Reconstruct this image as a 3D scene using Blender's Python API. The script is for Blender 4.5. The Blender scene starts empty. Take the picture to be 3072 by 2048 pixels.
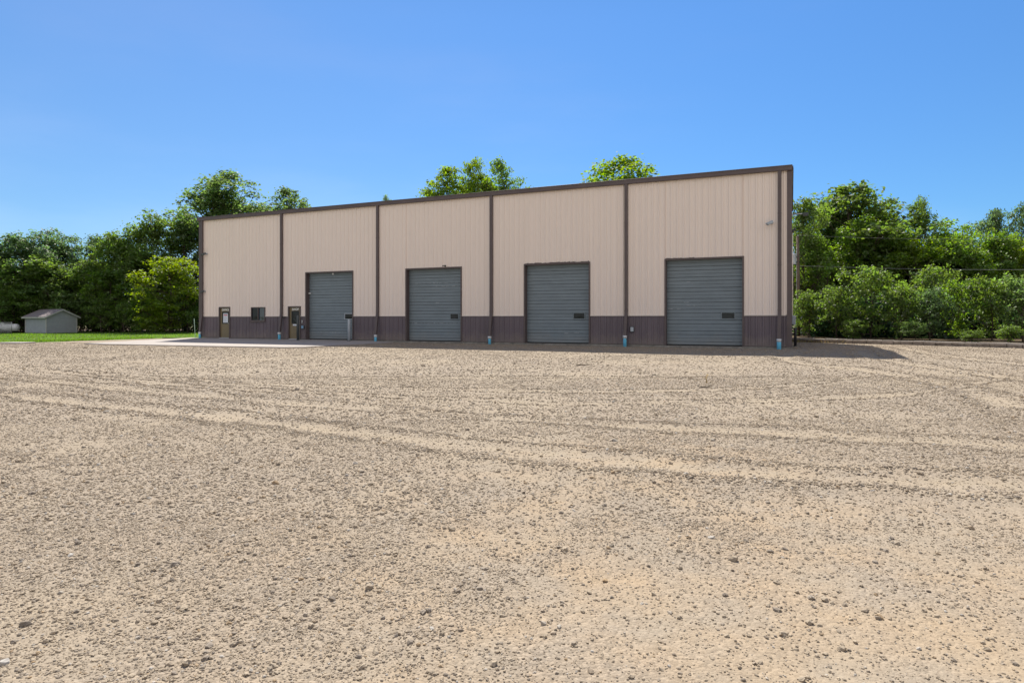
import bpy, math, random
import numpy as np
from mathutils import Vector, Matrix, Euler

sc = bpy.context.scene
COL = sc.collection
R = math.radians

# ------------------------------------------------------------------ camera
FPX, HOR = 1910.0, 955.55            # focal length and horizon row, in pixels of the 3072 x 2048 frame
CAM_H = 1.424
cam_d = bpy.data.cameras.new('camera')
cam = bpy.data.objects.new('camera', cam_d)
COL.objects.link(cam)
cam.location = (0, 0, CAM_H)
cam.rotation_euler = (R(90), 0, 0)
cam_d.sensor_width = 36.0
cam_d.lens = 36.0 * FPX / 3072.0
cam_d.shift_y = (HOR - 1024.0) / 3072.0
cam_d.clip_start = 0.05
cam_d.clip_end = 5000
sc.camera = cam

# ------------------------------------------------------------------ sky, sun, exposure
SUN_EL, SUN_AZ = R(50.0), R(-8.0)    # azimuth from +Y, positive towards +X
w = bpy.data.worlds.new('World')
sc.world = w
w.use_nodes = True
nt = w.node_tree
nt.nodes.clear()
sky = nt.nodes.new('ShaderNodeTexSky')
sky.sky_type = 'NISHITA'
sky.sun_disc = False
sky.sun_elevation = SUN_EL
sky.sun_rotation = SUN_AZ
sky.air_density = 1.0
sky.dust_density = 0.0
sky.ozone_density = 8.0
bg = nt.nodes.new('ShaderNodeBackground')
bg.inputs['Strength'].default_value = 0.0465
wo = nt.nodes.new('ShaderNodeOutputWorld')
tint = nt.nodes.new('ShaderNodeMix'); tint.data_type = 'RGBA'; tint.blend_type = 'MULTIPLY'; tint.inputs[0].default_value = 1.0
nt.links.new(sky.outputs[0], tint.inputs[6])
# warm fill added to the unseen sky behind the camera, brightening the shaded wall
geo = nt.nodes.new('ShaderNodeTexCoord')
sep = nt.nodes.new('ShaderNodeSeparateXYZ'); nt.links.new(geo.outputs['Generated'], sep.inputs[0])
# deeper blue to the right and away from the horizon
gx_ = nt.nodes.new('ShaderNodeMapRange'); gx_.interpolation_type = 'SMOOTHSTEP'
gx_.inputs[1].default_value = -.55; gx_.inputs[2].default_value = .65
nt.links.new(sep.outputs['X'], gx_.inputs[0])
hue = nt.nodes.new('ShaderNodeMix'); hue.data_type = 'RGBA'
hue.inputs[6].default_value = (1.0, 1.12, 1.16, 1); hue.inputs[7].default_value = (.79, 1.09, 1.24, 1)
nt.links.new(gx_.outputs[0], hue.inputs[0])
gz_ = nt.nodes.new('ShaderNodeMapRange'); gz_.inputs[1].default_value = .02; gz_.inputs[2].default_value = .42
gz_.inputs[3].default_value = .76; gz_.inputs[4].default_value = 1.04
nt.links.new(sep.outputs['Z'], gz_.inputs[0])
hz = nt.nodes.new('ShaderNodeVectorMath'); hz.operation = 'SCALE'
nt.links.new(hue.outputs[2], hz.inputs[0]); nt.links.new(gz_.outputs[0], hz.inputs['Scale'])
wm = nt.nodes.new('ShaderNodeMapping'); wm.inputs['Scale'].default_value = (1.2, 1.2, 4.5); wm.inputs['Rotation'].default_value = (0, .25, 0)
nt.links.new(geo.outputs['Generated'], wm.inputs['Vector'])
wn = nt.nodes.new('ShaderNodeTexNoise'); wn.inputs['Scale'].default_value = 1.6; wn.inputs['Detail'].default_value = 7; wn.inputs['Roughness'].default_value = .55
nt.links.new(wm.outputs[0], wn.inputs['Vector'])
wr = nt.nodes.new('ShaderNodeMapRange'); wr.interpolation_type = 'SMOOTHSTEP'; wr.inputs[1].default_value = .42; wr.inputs[2].default_value = .75
wr.inputs[3].default_value = 0; wr.inputs[4].default_value = .22
nt.links.new(wn.outputs['Fac'], wr.inputs[0])
wmx = nt.nodes.new('ShaderNodeMix'); wmx.data_type = 'RGBA'; wmx.inputs[7].default_value = (1.75, 1.32, 1.16, 1)
nt.links.new(wr.outputs[0], wmx.inputs[0]); nt.links.new(hz.outputs[0], wmx.inputs[6])
nt.links.new(wmx.outputs[2], tint.inputs[7])
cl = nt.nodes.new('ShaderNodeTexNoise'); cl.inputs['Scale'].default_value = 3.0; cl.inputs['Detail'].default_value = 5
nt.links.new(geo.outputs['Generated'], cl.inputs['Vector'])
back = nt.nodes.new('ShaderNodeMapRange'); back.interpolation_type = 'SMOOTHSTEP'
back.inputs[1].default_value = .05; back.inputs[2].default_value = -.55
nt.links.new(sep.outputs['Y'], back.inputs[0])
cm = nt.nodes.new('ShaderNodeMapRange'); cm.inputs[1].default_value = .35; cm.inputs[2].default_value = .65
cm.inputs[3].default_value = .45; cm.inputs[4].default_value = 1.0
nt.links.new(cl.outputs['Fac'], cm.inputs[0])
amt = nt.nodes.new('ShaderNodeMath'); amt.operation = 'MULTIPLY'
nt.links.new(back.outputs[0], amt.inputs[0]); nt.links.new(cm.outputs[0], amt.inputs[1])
sky_fill = nt.nodes.new('ShaderNodeMix'); sky_fill.data_type = 'RGBA'  # blends the added fill over the sky behind the camera
sky_fill.inputs[7].default_value = (8.3, 7.8, 7.4, 1)
nt.links.new(amt.outputs[0], sky_fill.inputs[0]); nt.links.new(tint.outputs[2], sky_fill.inputs[6])
nt.links.new(sky_fill.outputs[2], bg.inputs['Color'])
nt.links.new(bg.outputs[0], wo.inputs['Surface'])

sun_d = bpy.data.lights.new('sun', 'SUN')
sun_d.energy = 3.4
sun_d.angle = R(0.53)
sun_d.color = (1.0, 0.94, 0.83)
sun = bpy.data.objects.new('sun', sun_d)
COL.objects.link(sun)
to_sun = Vector((math.sin(SUN_AZ) * math.cos(SUN_EL), math.cos(SUN_AZ) * math.cos(SUN_EL), math.sin(SUN_EL)))
sun.rotation_euler = to_sun.to_track_quat('Z', 'Y').to_euler()
sun.location = (0, 0, 60)

vs = sc.view_settings
vs.view_transform = 'Standard'
vs.look = 'None'
vs.exposure = 1.33
vs.gamma = 1.0
vs.use_curve_mapping = False
sc.cycles.max_bounces = 8
sc.cycles.diffuse_bounces = 4
sc.cycles.transmission_bounces = 4
sc.cycles.use_denoising = True

# ------------------------------------------------------------------ helpers
def link(a, b, m):
    m.node_tree.links.new(a, b)

def new_mat(name):
    m = bpy.data.materials.new(name)
    m.use_nodes = True
    return m, m.node_tree.nodes, m.node_tree.nodes['Principled BSDF']

def mat(name, col, rough=0.5, spec=0.4, metal=0.0, var=0.08, scale=3.0, bump=0.0, bscale=40.0, stretch=(1, 1, 1), dirt=None, dust=0.0):
    """painted / plain surface: slight blotchy variation, optional dirt tint and fine bump"""
    m, N, p = new_mat(name)
    p.inputs['Roughness'].default_value = rough
    p.inputs['Metallic'].default_value = metal
    p.inputs['Specular IOR Level'].default_value = spec
    tc = N.new('ShaderNodeTexCoord')
    mp = N.new('ShaderNodeMapping')
    mp.inputs['Scale'].default_value = stretch
    link(tc.outputs['Object'], mp.inputs['Vector'], m)
    nz = N.new('ShaderNodeTexNoise')
    nz.inputs['Scale'].default_value = scale
    nz.inputs['Detail'].default_value = 6
    nz.inputs['Roughness'].default_value = 0.62
    link(mp.outputs[0], nz.inputs['Vector'], m)
    rp = N.new('ShaderNodeValToRGB')
    d = dirt or tuple(c * (1 - 2.2 * var) for c in col)
    rp.color_ramp.elements[0].position = 0.3
    rp.color_ramp.elements[1].position = 0.7
    rp.color_ramp.elements[0].color = (*d, 1)
    rp.color_ramp.elements[1].color = (*[min(1, c * (1 + var)) for c in col], 1)
    link(nz.outputs['Fac'], rp.inputs['Fac'], m)
    col_out = rp.outputs[0]
    if dust:                                  # splashed yard dust, ragged, thinning out upwards
        sx = N.new('ShaderNodeSeparateXYZ'); link(tc.outputs['Object'], sx.inputs[0], m)
        n3 = N.new('ShaderNodeTexNoise'); n3.inputs['Scale'].default_value = 2.2; n3.inputs['Detail'].default_value = 8; n3.inputs['Roughness'].default_value = .7
        link(tc.outputs['Object'], n3.inputs['Vector'], m)
        ad = N.new('ShaderNodeMath'); ad.operation = 'MULTIPLY_ADD'; ad.inputs[1].default_value = -1.5; ad.inputs[2].default_value = .75
        link(n3.outputs['Fac'], ad.inputs[0], m)
        sm = N.new('ShaderNodeMath'); sm.operation = 'ADD'; link(sx.outputs['Z'], sm.inputs[0], m); link(ad.outputs[0], sm.inputs[1], m)
        mr = N.new('ShaderNodeMapRange'); mr.inputs[1].default_value = .62; mr.inputs[2].default_value = -.1; mr.inputs[3].default_value = 0; mr.inputs[4].default_value = dust
        link(sm.outputs[0], mr.inputs[0], m)
        mxd = N.new('ShaderNodeMix'); mxd.data_type = 'RGBA'; link(mr.outputs[0], mxd.inputs[0], m)
        link(col_out, mxd.inputs[6], m); mxd.inputs[7].default_value = (.34, .285, .22, 1)
        col_out = mxd.outputs[2]
    link(col_out, p.inputs['Base Color'], m)
    if bump:
        n2 = N.new('ShaderNodeTexNoise')
        n2.inputs['Scale'].default_value = bscale
        n2.inputs['Detail'].default_value = 5
        link(tc.outputs['Object'], n2.inputs['Vector'], m)
        b = N.new('ShaderNodeBump')
        b.inputs['Strength'].default_value = bump
        b.inputs['Distance'].default_value = 0.01
        link(n2.outputs['Fac'], b.inputs['Height'], m)
        link(b.outputs[0], p.inputs['Normal'], m)
    return m

class MB:
    """collects shapes; build() links them as ONE mesh object"""
    def __init__(s):
        s.v = []; s.f = []; s.mi = []; s.sm = []
    def add(s, vs_, fs, mi=0, smooth=False):
        o = len(s.v)
        s.v += [tuple(map(float, q)) for q in vs_]
        for f in fs:
            s.f.append(tuple(o + i for i in f)); s.mi.append(mi); s.sm.append(smooth)
    def box(s, x0, x1, y0, y1, z0, z1, mi=0):
        s.add([(x0,y0,z0),(x1,y0,z0),(x1,y1,z0),(x0,y1,z0),(x0,y0,z1),(x1,y0,z1),(x1,y1,z1),(x0,y1,z1)],
              [(0,3,2,1),(4,5,6,7),(0,1,5,4),(1,2,6,5),(2,3,7,6),(3,0,4,7)], mi)
    def bbox(s, x0, x1, y0, y1, z0, z1, b=0.01, mi=0):
        """box with chamfered vertical and horizontal edges"""
        b = min(b, (x1-x0)*.45, (y1-y0)*.45, (z1-z0)*.45)
        rings = []
        for z, i in ((z0, b), (z0+b, 0), (z1-b, 0), (z1, b)):
            rings.append([(x0+b,y0+i,z),(x1-b,y0+i,z),(x1-i,y0+b,z),(x1-i,y1-b,z),(x1-b,y1-i,z),(x0+b,y1-i,z),(x0+i,y1-b,z),(x0+i,y0+b,z)])
        vs_ = [p for r in rings for p in r]
        fs = [tuple(range(7,-1,-1)), tuple(range(24,32))]
        for k in range(3):
            for i in range(8):
                j = (i+1) % 8
                fs.append((k*8+i, k*8+j, k*8+8+j, k*8+8+i))
        s.add(vs_, fs, mi)
    def tube(s, pts, rad, n=8, mi=0, cap=True, smooth=True):
        pts = [Vector(p) for p in pts]
        if not hasattr(rad, '__len__'): rad = [rad]*len(pts)
        vs_ = []; prev = None
        for i, p in enumerate(pts):
            t = (pts[min(i+1, len(pts)-1)] - pts[max(i-1, 0)]).normalized()
            if prev is None:
                a = Vector((1,0,0)) if abs(t.x) < .8 else Vector((0,1,0))
                u = t.cross(a).normalized()
            else:
                u = (prev - t*prev.dot(t)).normalized()
            prev = u
            v = t.cross(u)
            for k in range(n):
                a = 2*math.pi*k/n
                vs_.append(p + (u*math.cos(a) + v*math.sin(a))*rad[i])
        fs = []
        for i in range(len(pts)-1):
            for k in range(n):
                j = (k+1) % n
                fs.append((i*n+k, i*n+j, (i+1)*n+j, (i+1)*n+k))
        s.add(vs_, fs, mi, smooth)
        if cap:
            o = len(s.v) - len(vs_)
            s.f.append(tuple(o+k for k in range(n-1,-1,-1))); s.mi.append(mi); s.sm.append(False)
            o += (len(pts)-1)*n
            s.f.append(tuple(o+k for k in range(n))); s.mi.append(mi); s.sm.append(False)
    def lathe(s, prof, c=(0,0,0), n=20, mi=0):
        """prof: (radius, z) pairs bottom to top, closed at both ends"""
        s.tube([(c[0],c[1],c[2]+z+1e-5*i) for i,(r,z) in enumerate(prof)], [r for r,z in prof], n, mi)
    def sheet(s, pts, mi=0):
        s.add(pts, [tuple(range(len(pts)))], mi)
    def build(s, name, mats, parent=None, loc=None, rot=None):
        me = bpy.data.meshes.new(name)
        me.from_pydata(s.v, [], s.f)
        if not isinstance(mats, (list, tuple)): mats = [mats]
        for m in mats: me.materials.append(m)
        me.polygons.foreach_set('material_index', s.mi)
        me.polygons.foreach_set('use_smooth', s.sm)
        me.update()
        o = bpy.data.objects.new(name, me)
        COL.objects.link(o)
        if parent: o.parent = parent
        if loc: o.location = loc
        if rot: o.rotation_euler = rot
        return o

def np_mesh(name, V, F, m, attrs=None, smooth=False):
    """V (n,3), F (m,k) arrays -> mesh data"""
    me = bpy.data.meshes.new(name)
    V = np.asarray(V, np.float32); F = np.asarray(F, np.int32)
    me.vertices.add(len(V)); me.vertices.foreach_set('co', V.ravel())
    k = F.shape[1]
    me.loops.add(F.size); me.loops.foreach_set('vertex_index', F.ravel())
    me.polygons.add(len(F))
    me.polygons.foreach_set('loop_start', np.arange(0, F.size, k, dtype=np.int32))
    me.polygons.foreach_set('loop_total', np.full(len(F), k, np.int32))
    if smooth: me.polygons.foreach_set('use_smooth', np.ones(len(F), bool))
    if m: me.materials.append(m)
    me.update(calc_edges=True)
    for nme, dom, arr in (attrs or []):
        a = me.attributes.new(nme, 'FLOAT', dom)
        a.data.foreach_set('value', np.asarray(arr, np.float32))
    return me

def thing(name, label, cat, loc=(0,0,0), rotz=0.0, group=None):
    o = bpy.data.objects.new(name, None)
    COL.objects.link(o)
    o.empty_display_size = 0.3
    o.location = loc; o.rotation_euler = (0, 0, rotz)
    return tag(o, label, cat, group)

def tag(o, label=None, cat=None, group=None, kind=None):
    if label: o['label'] = label
    if cat: o['category'] = cat
    if group: o['group'] = group
    if kind: o['kind'] = kind
    return o

def fbm(x, y, seed, base=1.0, octv=4):
    """cheap smooth value noise, vectorised, range about -1..1"""
    rng = np.random.RandomState(seed)
    out = np.zeros_like(x); amp = 1.0; tot = 0
    for o in range(octv):
        G = rng.rand(64, 64)
        fx = x*base*2**o + rng.rand()*64; fy = y*base*2**o + rng.rand()*64
        ix = np.floor(fx).astype(int); iy = np.floor(fy).astype(int)
        tx = fx-ix; ty = fy-iy
        tx = tx*tx*(3-2*tx); ty = ty*ty*(3-2*ty)
        g = lambda a, b: G[a % 64, b % 64]
        v = (g(ix,iy)*(1-tx)+g(ix+1,iy)*tx)*(1-ty) + (g(ix,iy+1)*(1-tx)+g(ix+1,iy+1)*tx)*ty
        out += amp*(2*v-1); tot += amp; amp *= .55
    return out/tot*1.6

# ------------------------------------------------------------------ materials
M = {}
M['tan'] = mat('tan_painted_steel', (.84, .738, .668), .5, .35, var=.012, scale=1.2, stretch=(1.5, 1, .12))
M['brown'] = mat('brown_painted_steel', (.152, .122, .140), .42, .4, var=.08, scale=1.5, stretch=(1, 1, .2), dust=.38)
M['trim'] = mat('dark_brown_trim', (.112, .085, .083), .4, .4, var=.08, scale=2)
M['pale_trim'] = mat('pale_trim', (.68, .61, .55), .5, .3, var=.05)
M['roof'] = mat('roof_steel', (.12, .09, .08), .4, .4, var=.06)
M['door'] = mat('grey_painted_door', (.188, .230, .258), .45, .4, var=.06, scale=2.0, stretch=(.6, 1, 1.6), dust=.25)
M['groove'] = mat('door_joint', (.03, .033, .035), .7, .2)
M['scuff'] = mat('bare_scuffed_metal', (.46, .48, .49), .5, .4, var=.1)
M['concrete'] = mat('concrete', (.36, .325, .30), .85, .2, var=.06, scale=.8, bump=.25, bscale=60)
M['footing'] = mat('weathered_footing', (.27, .25, .22), .9, .2, var=.2, scale=3, bump=.4, bscale=50)
M['olive'] = mat('olive_brown_door_paint', (.20, .155, .085), .4, .45, var=.06, scale=2)
M['white'] = mat('white_paint', (.80, .80, .78), .45, .4, var=.04)
M['steel'] = mat('brushed_metal', (.55, .55, .56), .35, .5, metal=.8, var=.05)
M['black'] = mat('black_plastic', (.025, .026, .028), .45, .4)
M['dkgrey'] = mat('dark_grey_paint', (.075, .085, .085), .45, .4, var=.1)
M['grey'] = mat('grey_plastic', (.42, .46, .50), .5, .4)
M['pvc_blue'] = mat('sky_blue_pipe', (.17, .60, .86), .4, .45, var=.06, scale=8)
M['pvc_white'] = mat('white_pipe', (.78, .80, .82), .4, .45, var=.05, scale=8)
M['paper'] = mat('printed_paper', (.78, .82, .86), .8, .2, var=.03)
M['pink'] = mat('red_print', (.62, .22, .26), .8, .2)
M['ink'] = mat('grey_print', (.35, .42, .48), .8, .2)
M['lime'] = mat('lime_marker', (.30, .60, .08), .6, .3)
M['stake'] = mat('pale_fibreglass', (.45, .62, .48), .5, .3)
M['wood'] = mat('weathered_pole_wood', (.15, .115, .09), .9, .15, var=.25, scale=6, stretch=(2, 2, .2), bump=.5, bscale=30)
M['siding'] = mat('grey_vinyl_siding', (.34, .365, .39), .5, .35, var=.05)
M['siding_trim'] = mat('pale_grey_trim', (.46, .46, .44), .5, .35, var=.05)
M['shingle'] = mat('mauve_grey_shingles', (.25, .215, .22), .9, .2, var=.2, scale=14, bump=.5, bscale=30)
M['tank'] = mat('white_tank', (.82, .82, .84), .4, .4, var=.05)
M['wire'] = mat('galvanised_wire', (.50, .50, .50), .45, .5, metal=.5, var=.05)
M['cable'] = mat('grey_cable', (.33, .34, .33), .6, .3)
M['block'] = mat('weathered_block', (.30, .255, .22), .9, .2, var=.25, scale=4, bump=.7, bscale=25)
M['block_top'] = mat('block_top', (.42, .38, .34), .9, .2, var=.15, scale=4, bump=.5, bscale=25)
M['bark'] = mat('bark', (.115, .09, .07), .95, .1, var=.3, scale=5, stretch=(2, 2, .4), bump=.8, bscale=12)
M['litter'] = mat('leaf_litter', (.12, .085, .05), .95, .1, var=.4, scale=5, bump=.8, bscale=14)
M['straw'] = mat('dry_grass', (.42, .30, .14), .9, .1, var=.2)

def glass_mat():
    m, N, p = new_mat('dark_window_glass')
    p.inputs['Base Color'].default_value = (.012, .018, .022, 1)
    p.inputs['Roughness'].default_value = 0.03
    p.inputs['Specular IOR Level'].default_value = .3
    nz = N.new('ShaderNodeTexNoise'); nz.inputs['Scale'].default_value = 2.5
    tc = N.new('ShaderNodeTexCoord')
    link(tc.outputs['Object'], nz.inputs['Vector'], m)
    b = N.new('ShaderNodeBump'); b.inputs['Strength'].default_value = .08; b.inputs['Distance'].default_value = .05
    link(nz.outputs['Fac'], b.inputs['Height'], m); link(b.outputs[0], p.inputs['Normal'], m)
    return m
M['glass'] = glass_mat()
M['blue_reflect_glass'] = M['glass'].copy(); M['blue_reflect_glass'].name = 'office_window_glass'
M['blue_reflect_glass'].node_tree.nodes['Principled BSDF'].inputs['Specular IOR Level'].default_value = .9
M['blue_reflect_glass'].node_tree.nodes['Principled BSDF'].inputs['Base Color'].default_value = (.03, .05, .07, 1)  # bluish reflection of the right pane put into its base colour

def leaf_mat():
    m, N, p = new_mat('leaves')
    N.remove(p)
    out = N['Material Output']
    oi = N.new('ShaderNodeObjectInfo')
    at = N.new('ShaderNodeAttribute'); at.attribute_name = 'tint'
    hsv = N.new('ShaderNodeHueSaturation')
    mh = N.new('ShaderNodeMapRange'); mh.inputs[3].default_value = .485; mh.inputs[4].default_value = .525
    mv = N.new('ShaderNodeMapRange'); mv.inputs[3].default_value = .45; mv.inputs[4].default_value = 1.65
    link(at.outputs['Fac'], mh.inputs[0], m); link(at.outputs['Fac'], mv.inputs[0], m)
    link(mh.outputs[0], hsv.inputs['Hue'], m); link(mv.outputs[0], hsv.inputs['Value'], m)
    link(oi.outputs['Color'], hsv.inputs['Color'], m)
    df = N.new('ShaderNodeBsdfDiffuse'); link(hsv.outputs[0], df.inputs['Color'], m)
    tr = N.new('ShaderNodeBsdfTranslucent')
    h2 = N.new('ShaderNodeHueSaturation'); h2.inputs['Hue'].default_value = .492; h2.inputs['Saturation'].default_value = 1.15; h2.inputs['Value'].default_value = 1.9
    link(hsv.outputs[0], h2.inputs['Color'], m); link(h2.outputs[0], tr.inputs['Color'], m)
    mx = N.new('ShaderNodeMixShader'); mx.inputs[0].default_value = .55
    link(df.outputs[0], mx.inputs[1], m); link(tr.outputs[0], mx.inputs[2], m)
    gl = N.new('ShaderNodeBsdfGlossy'); gl.inputs['Roughness'].default_value = .5; gl.inputs['Color'].default_value = (1, 1, 1, 1)
    m2 = N.new('ShaderNodeMixShader'); m2.inputs[0].default_value = .03
    link(mx.outputs[0], m2.inputs[1], m); link(gl.outputs[0], m2.inputs[2], m)
    link(m2.outputs[0], out.inputs['Surface'], m)
    return m
M['leaf'] = leaf_mat()

# ------------------------------------------------------------------ the setting
TH = 0.4144                                  # the facade is turned this much from the picture plane
BX, BY = -21.978, 44.843                     # left front corner of the workshop
ca, sa = math.cos(TH), math.sin(TH)
def B(s, out=0.0):
    """point on the ground: s metres along the facade from its left corner, `out` metres in front of it"""
    return BX + s*ca - out*sa, BY - s*sa - out*ca

def seg_dist(x, y, poly):
    d = np.full(x.shape, 1e9)
    for (ax, ay), (bx, by) in zip(poly[:-1], poly[1:]):
        vx, vy = bx-ax, by-ay
        t = np.clip(((x-ax)*vx+(y-ay)*vy)/(vx*vx+vy*vy), 0, 1)
        d = np.minimum(d, np.hypot(x-ax-t*vx, y-ay-t*vy))
    return d

def smooth_line(poly, n=6):
    P = [Vector((*p, 0)) for p in poly]; out = []
    for i in range(len(P)-1):
        a, b, c, d = P[max(i-1,0)], P[i], P[i+1], P[min(i+2,len(P)-1)]
        for k in range(n):
            t = k/n
            q = .5*((2*b)+(c-a)*t+(2*a-5*b+4*c-d)*t*t+(3*b-a-3*c+d)*t**3)
            out.append((q.x, q.y))
    out.append(poly[-1])
    return out

# wheel tracks swept across the yard: (line, half width, strength)
TRACKS = [
    ([(-13.5, 14.2), (-9.6, 12.0), (-6.5, 10.35), (-4.1, 9.1), (-1.6, 7.75), (-.55, 7.15), (.85, 6.55), (2.0, 5.95), (3.6, 5.55), (6.5, 5.0)], .36, 1.0),
    ([(-14.5, 16.8), (-9.0, 13.6), (-5.4, 11.6), (-2.9, 10.3), (-.8, 9.4), (.7, 8.8), (2.9, 8.0), (6.0, 7.0), (10.0, 6.2)], .34, .8),
    ([(-13.0, 17.5), (-6.9, 13.5), (-3.1, 11.9), (-.2, 11.0), (.9, 10.6), (4.1, 10.9), (7.7, 12.2), (11.5, 15.0)], .22, .9),
    ([(-11.5, 17.0), (-6.0, 14.1), (-2.1, 12.9), (.9, 12.4), (3.7, 12.6), (6.5, 13.9), (9.0, 16.0)], .20, .8),
    ([(-13, 15.8), (-9.1, 14.6), (-2.8, 15.2), (2.9, 15.4), (6.6, 15.0), (9.5, 15.4)], .20, .7),
    ([(-16, 19), (-8.7, 17.5), (-3.0, 17.2), (3.6, 17.6), (9.5, 18.5)], .18, .45),
    ([(8.2, 10.4), (9.4, 14.0), (9.6, 17.8), (9.2, 20.5), (10.5, 24.5), (14.5, 31.0)], .46, 1.0),
    ([(11.3, 11.0), (11.9, 14.5), (12.2, 18.5), (13.5, 24.0), (17.0, 31.0)], .46, 1.1),
    ([(15.5, 15.5), (15.8, 20.5), (17.0, 26.0), (19.0, 31.0)], .44, 1.0),
    ([(-20, 19), (-15, 22), (-9, 24), (-3, 25)], .3, .35),
]
TRACKS = [(smooth_line(l), hw, s) for l, hw, s in TRACKS]

def yard_fields(x, y):
    """(fine, ridge): how bare and sandy the yard is here, and the loose windrow beside a track"""
    wob = fbm(x, y, 5, .5, 3)*.16 + fbm(x, y, 6, 3.1, 2)*.06
    fine = np.zeros_like(x); ridge = np.zeros_like(x)
    for line, hw, s in TRACKS:
        d = seg_dist(x, y, line) + wob
        fine = np.maximum(fine, s*.85*np.clip((hw*.85-d)/(hw*.75), 0, 1))
        ridge = np.maximum(ridge, s*np.exp(-((d-hw*1.15)/(hw*.38))**2))
    patch = fbm(x, y, 11, .42, 4)
    near = np.clip((5.6-y)/3.0, 0, 1)*np.clip((x+1.7)/1.6, 0, 1)
    corner = np.clip((3.2-np.hypot(x+2.3, y-2.6))/.9, 0, 1)*.0
    base = np.clip(patch*.34 + .20 + .30*near, 0, .75)
    fine = np.clip(np.maximum(fine, base) + .22*fbm(x, y, 21, 2.6, 3), 0, 1)
    return fine, ridge

def yard_z(x, y, fine, ridge):
    fall = np.clip((y-3)/6, 0, 1)
    return (-.016*fine + .020*ridge)*1.0 + .010*fbm(x, y, 31, .35, 3) + .004*fbm(x, y, 33, 3.0, 2)

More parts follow.
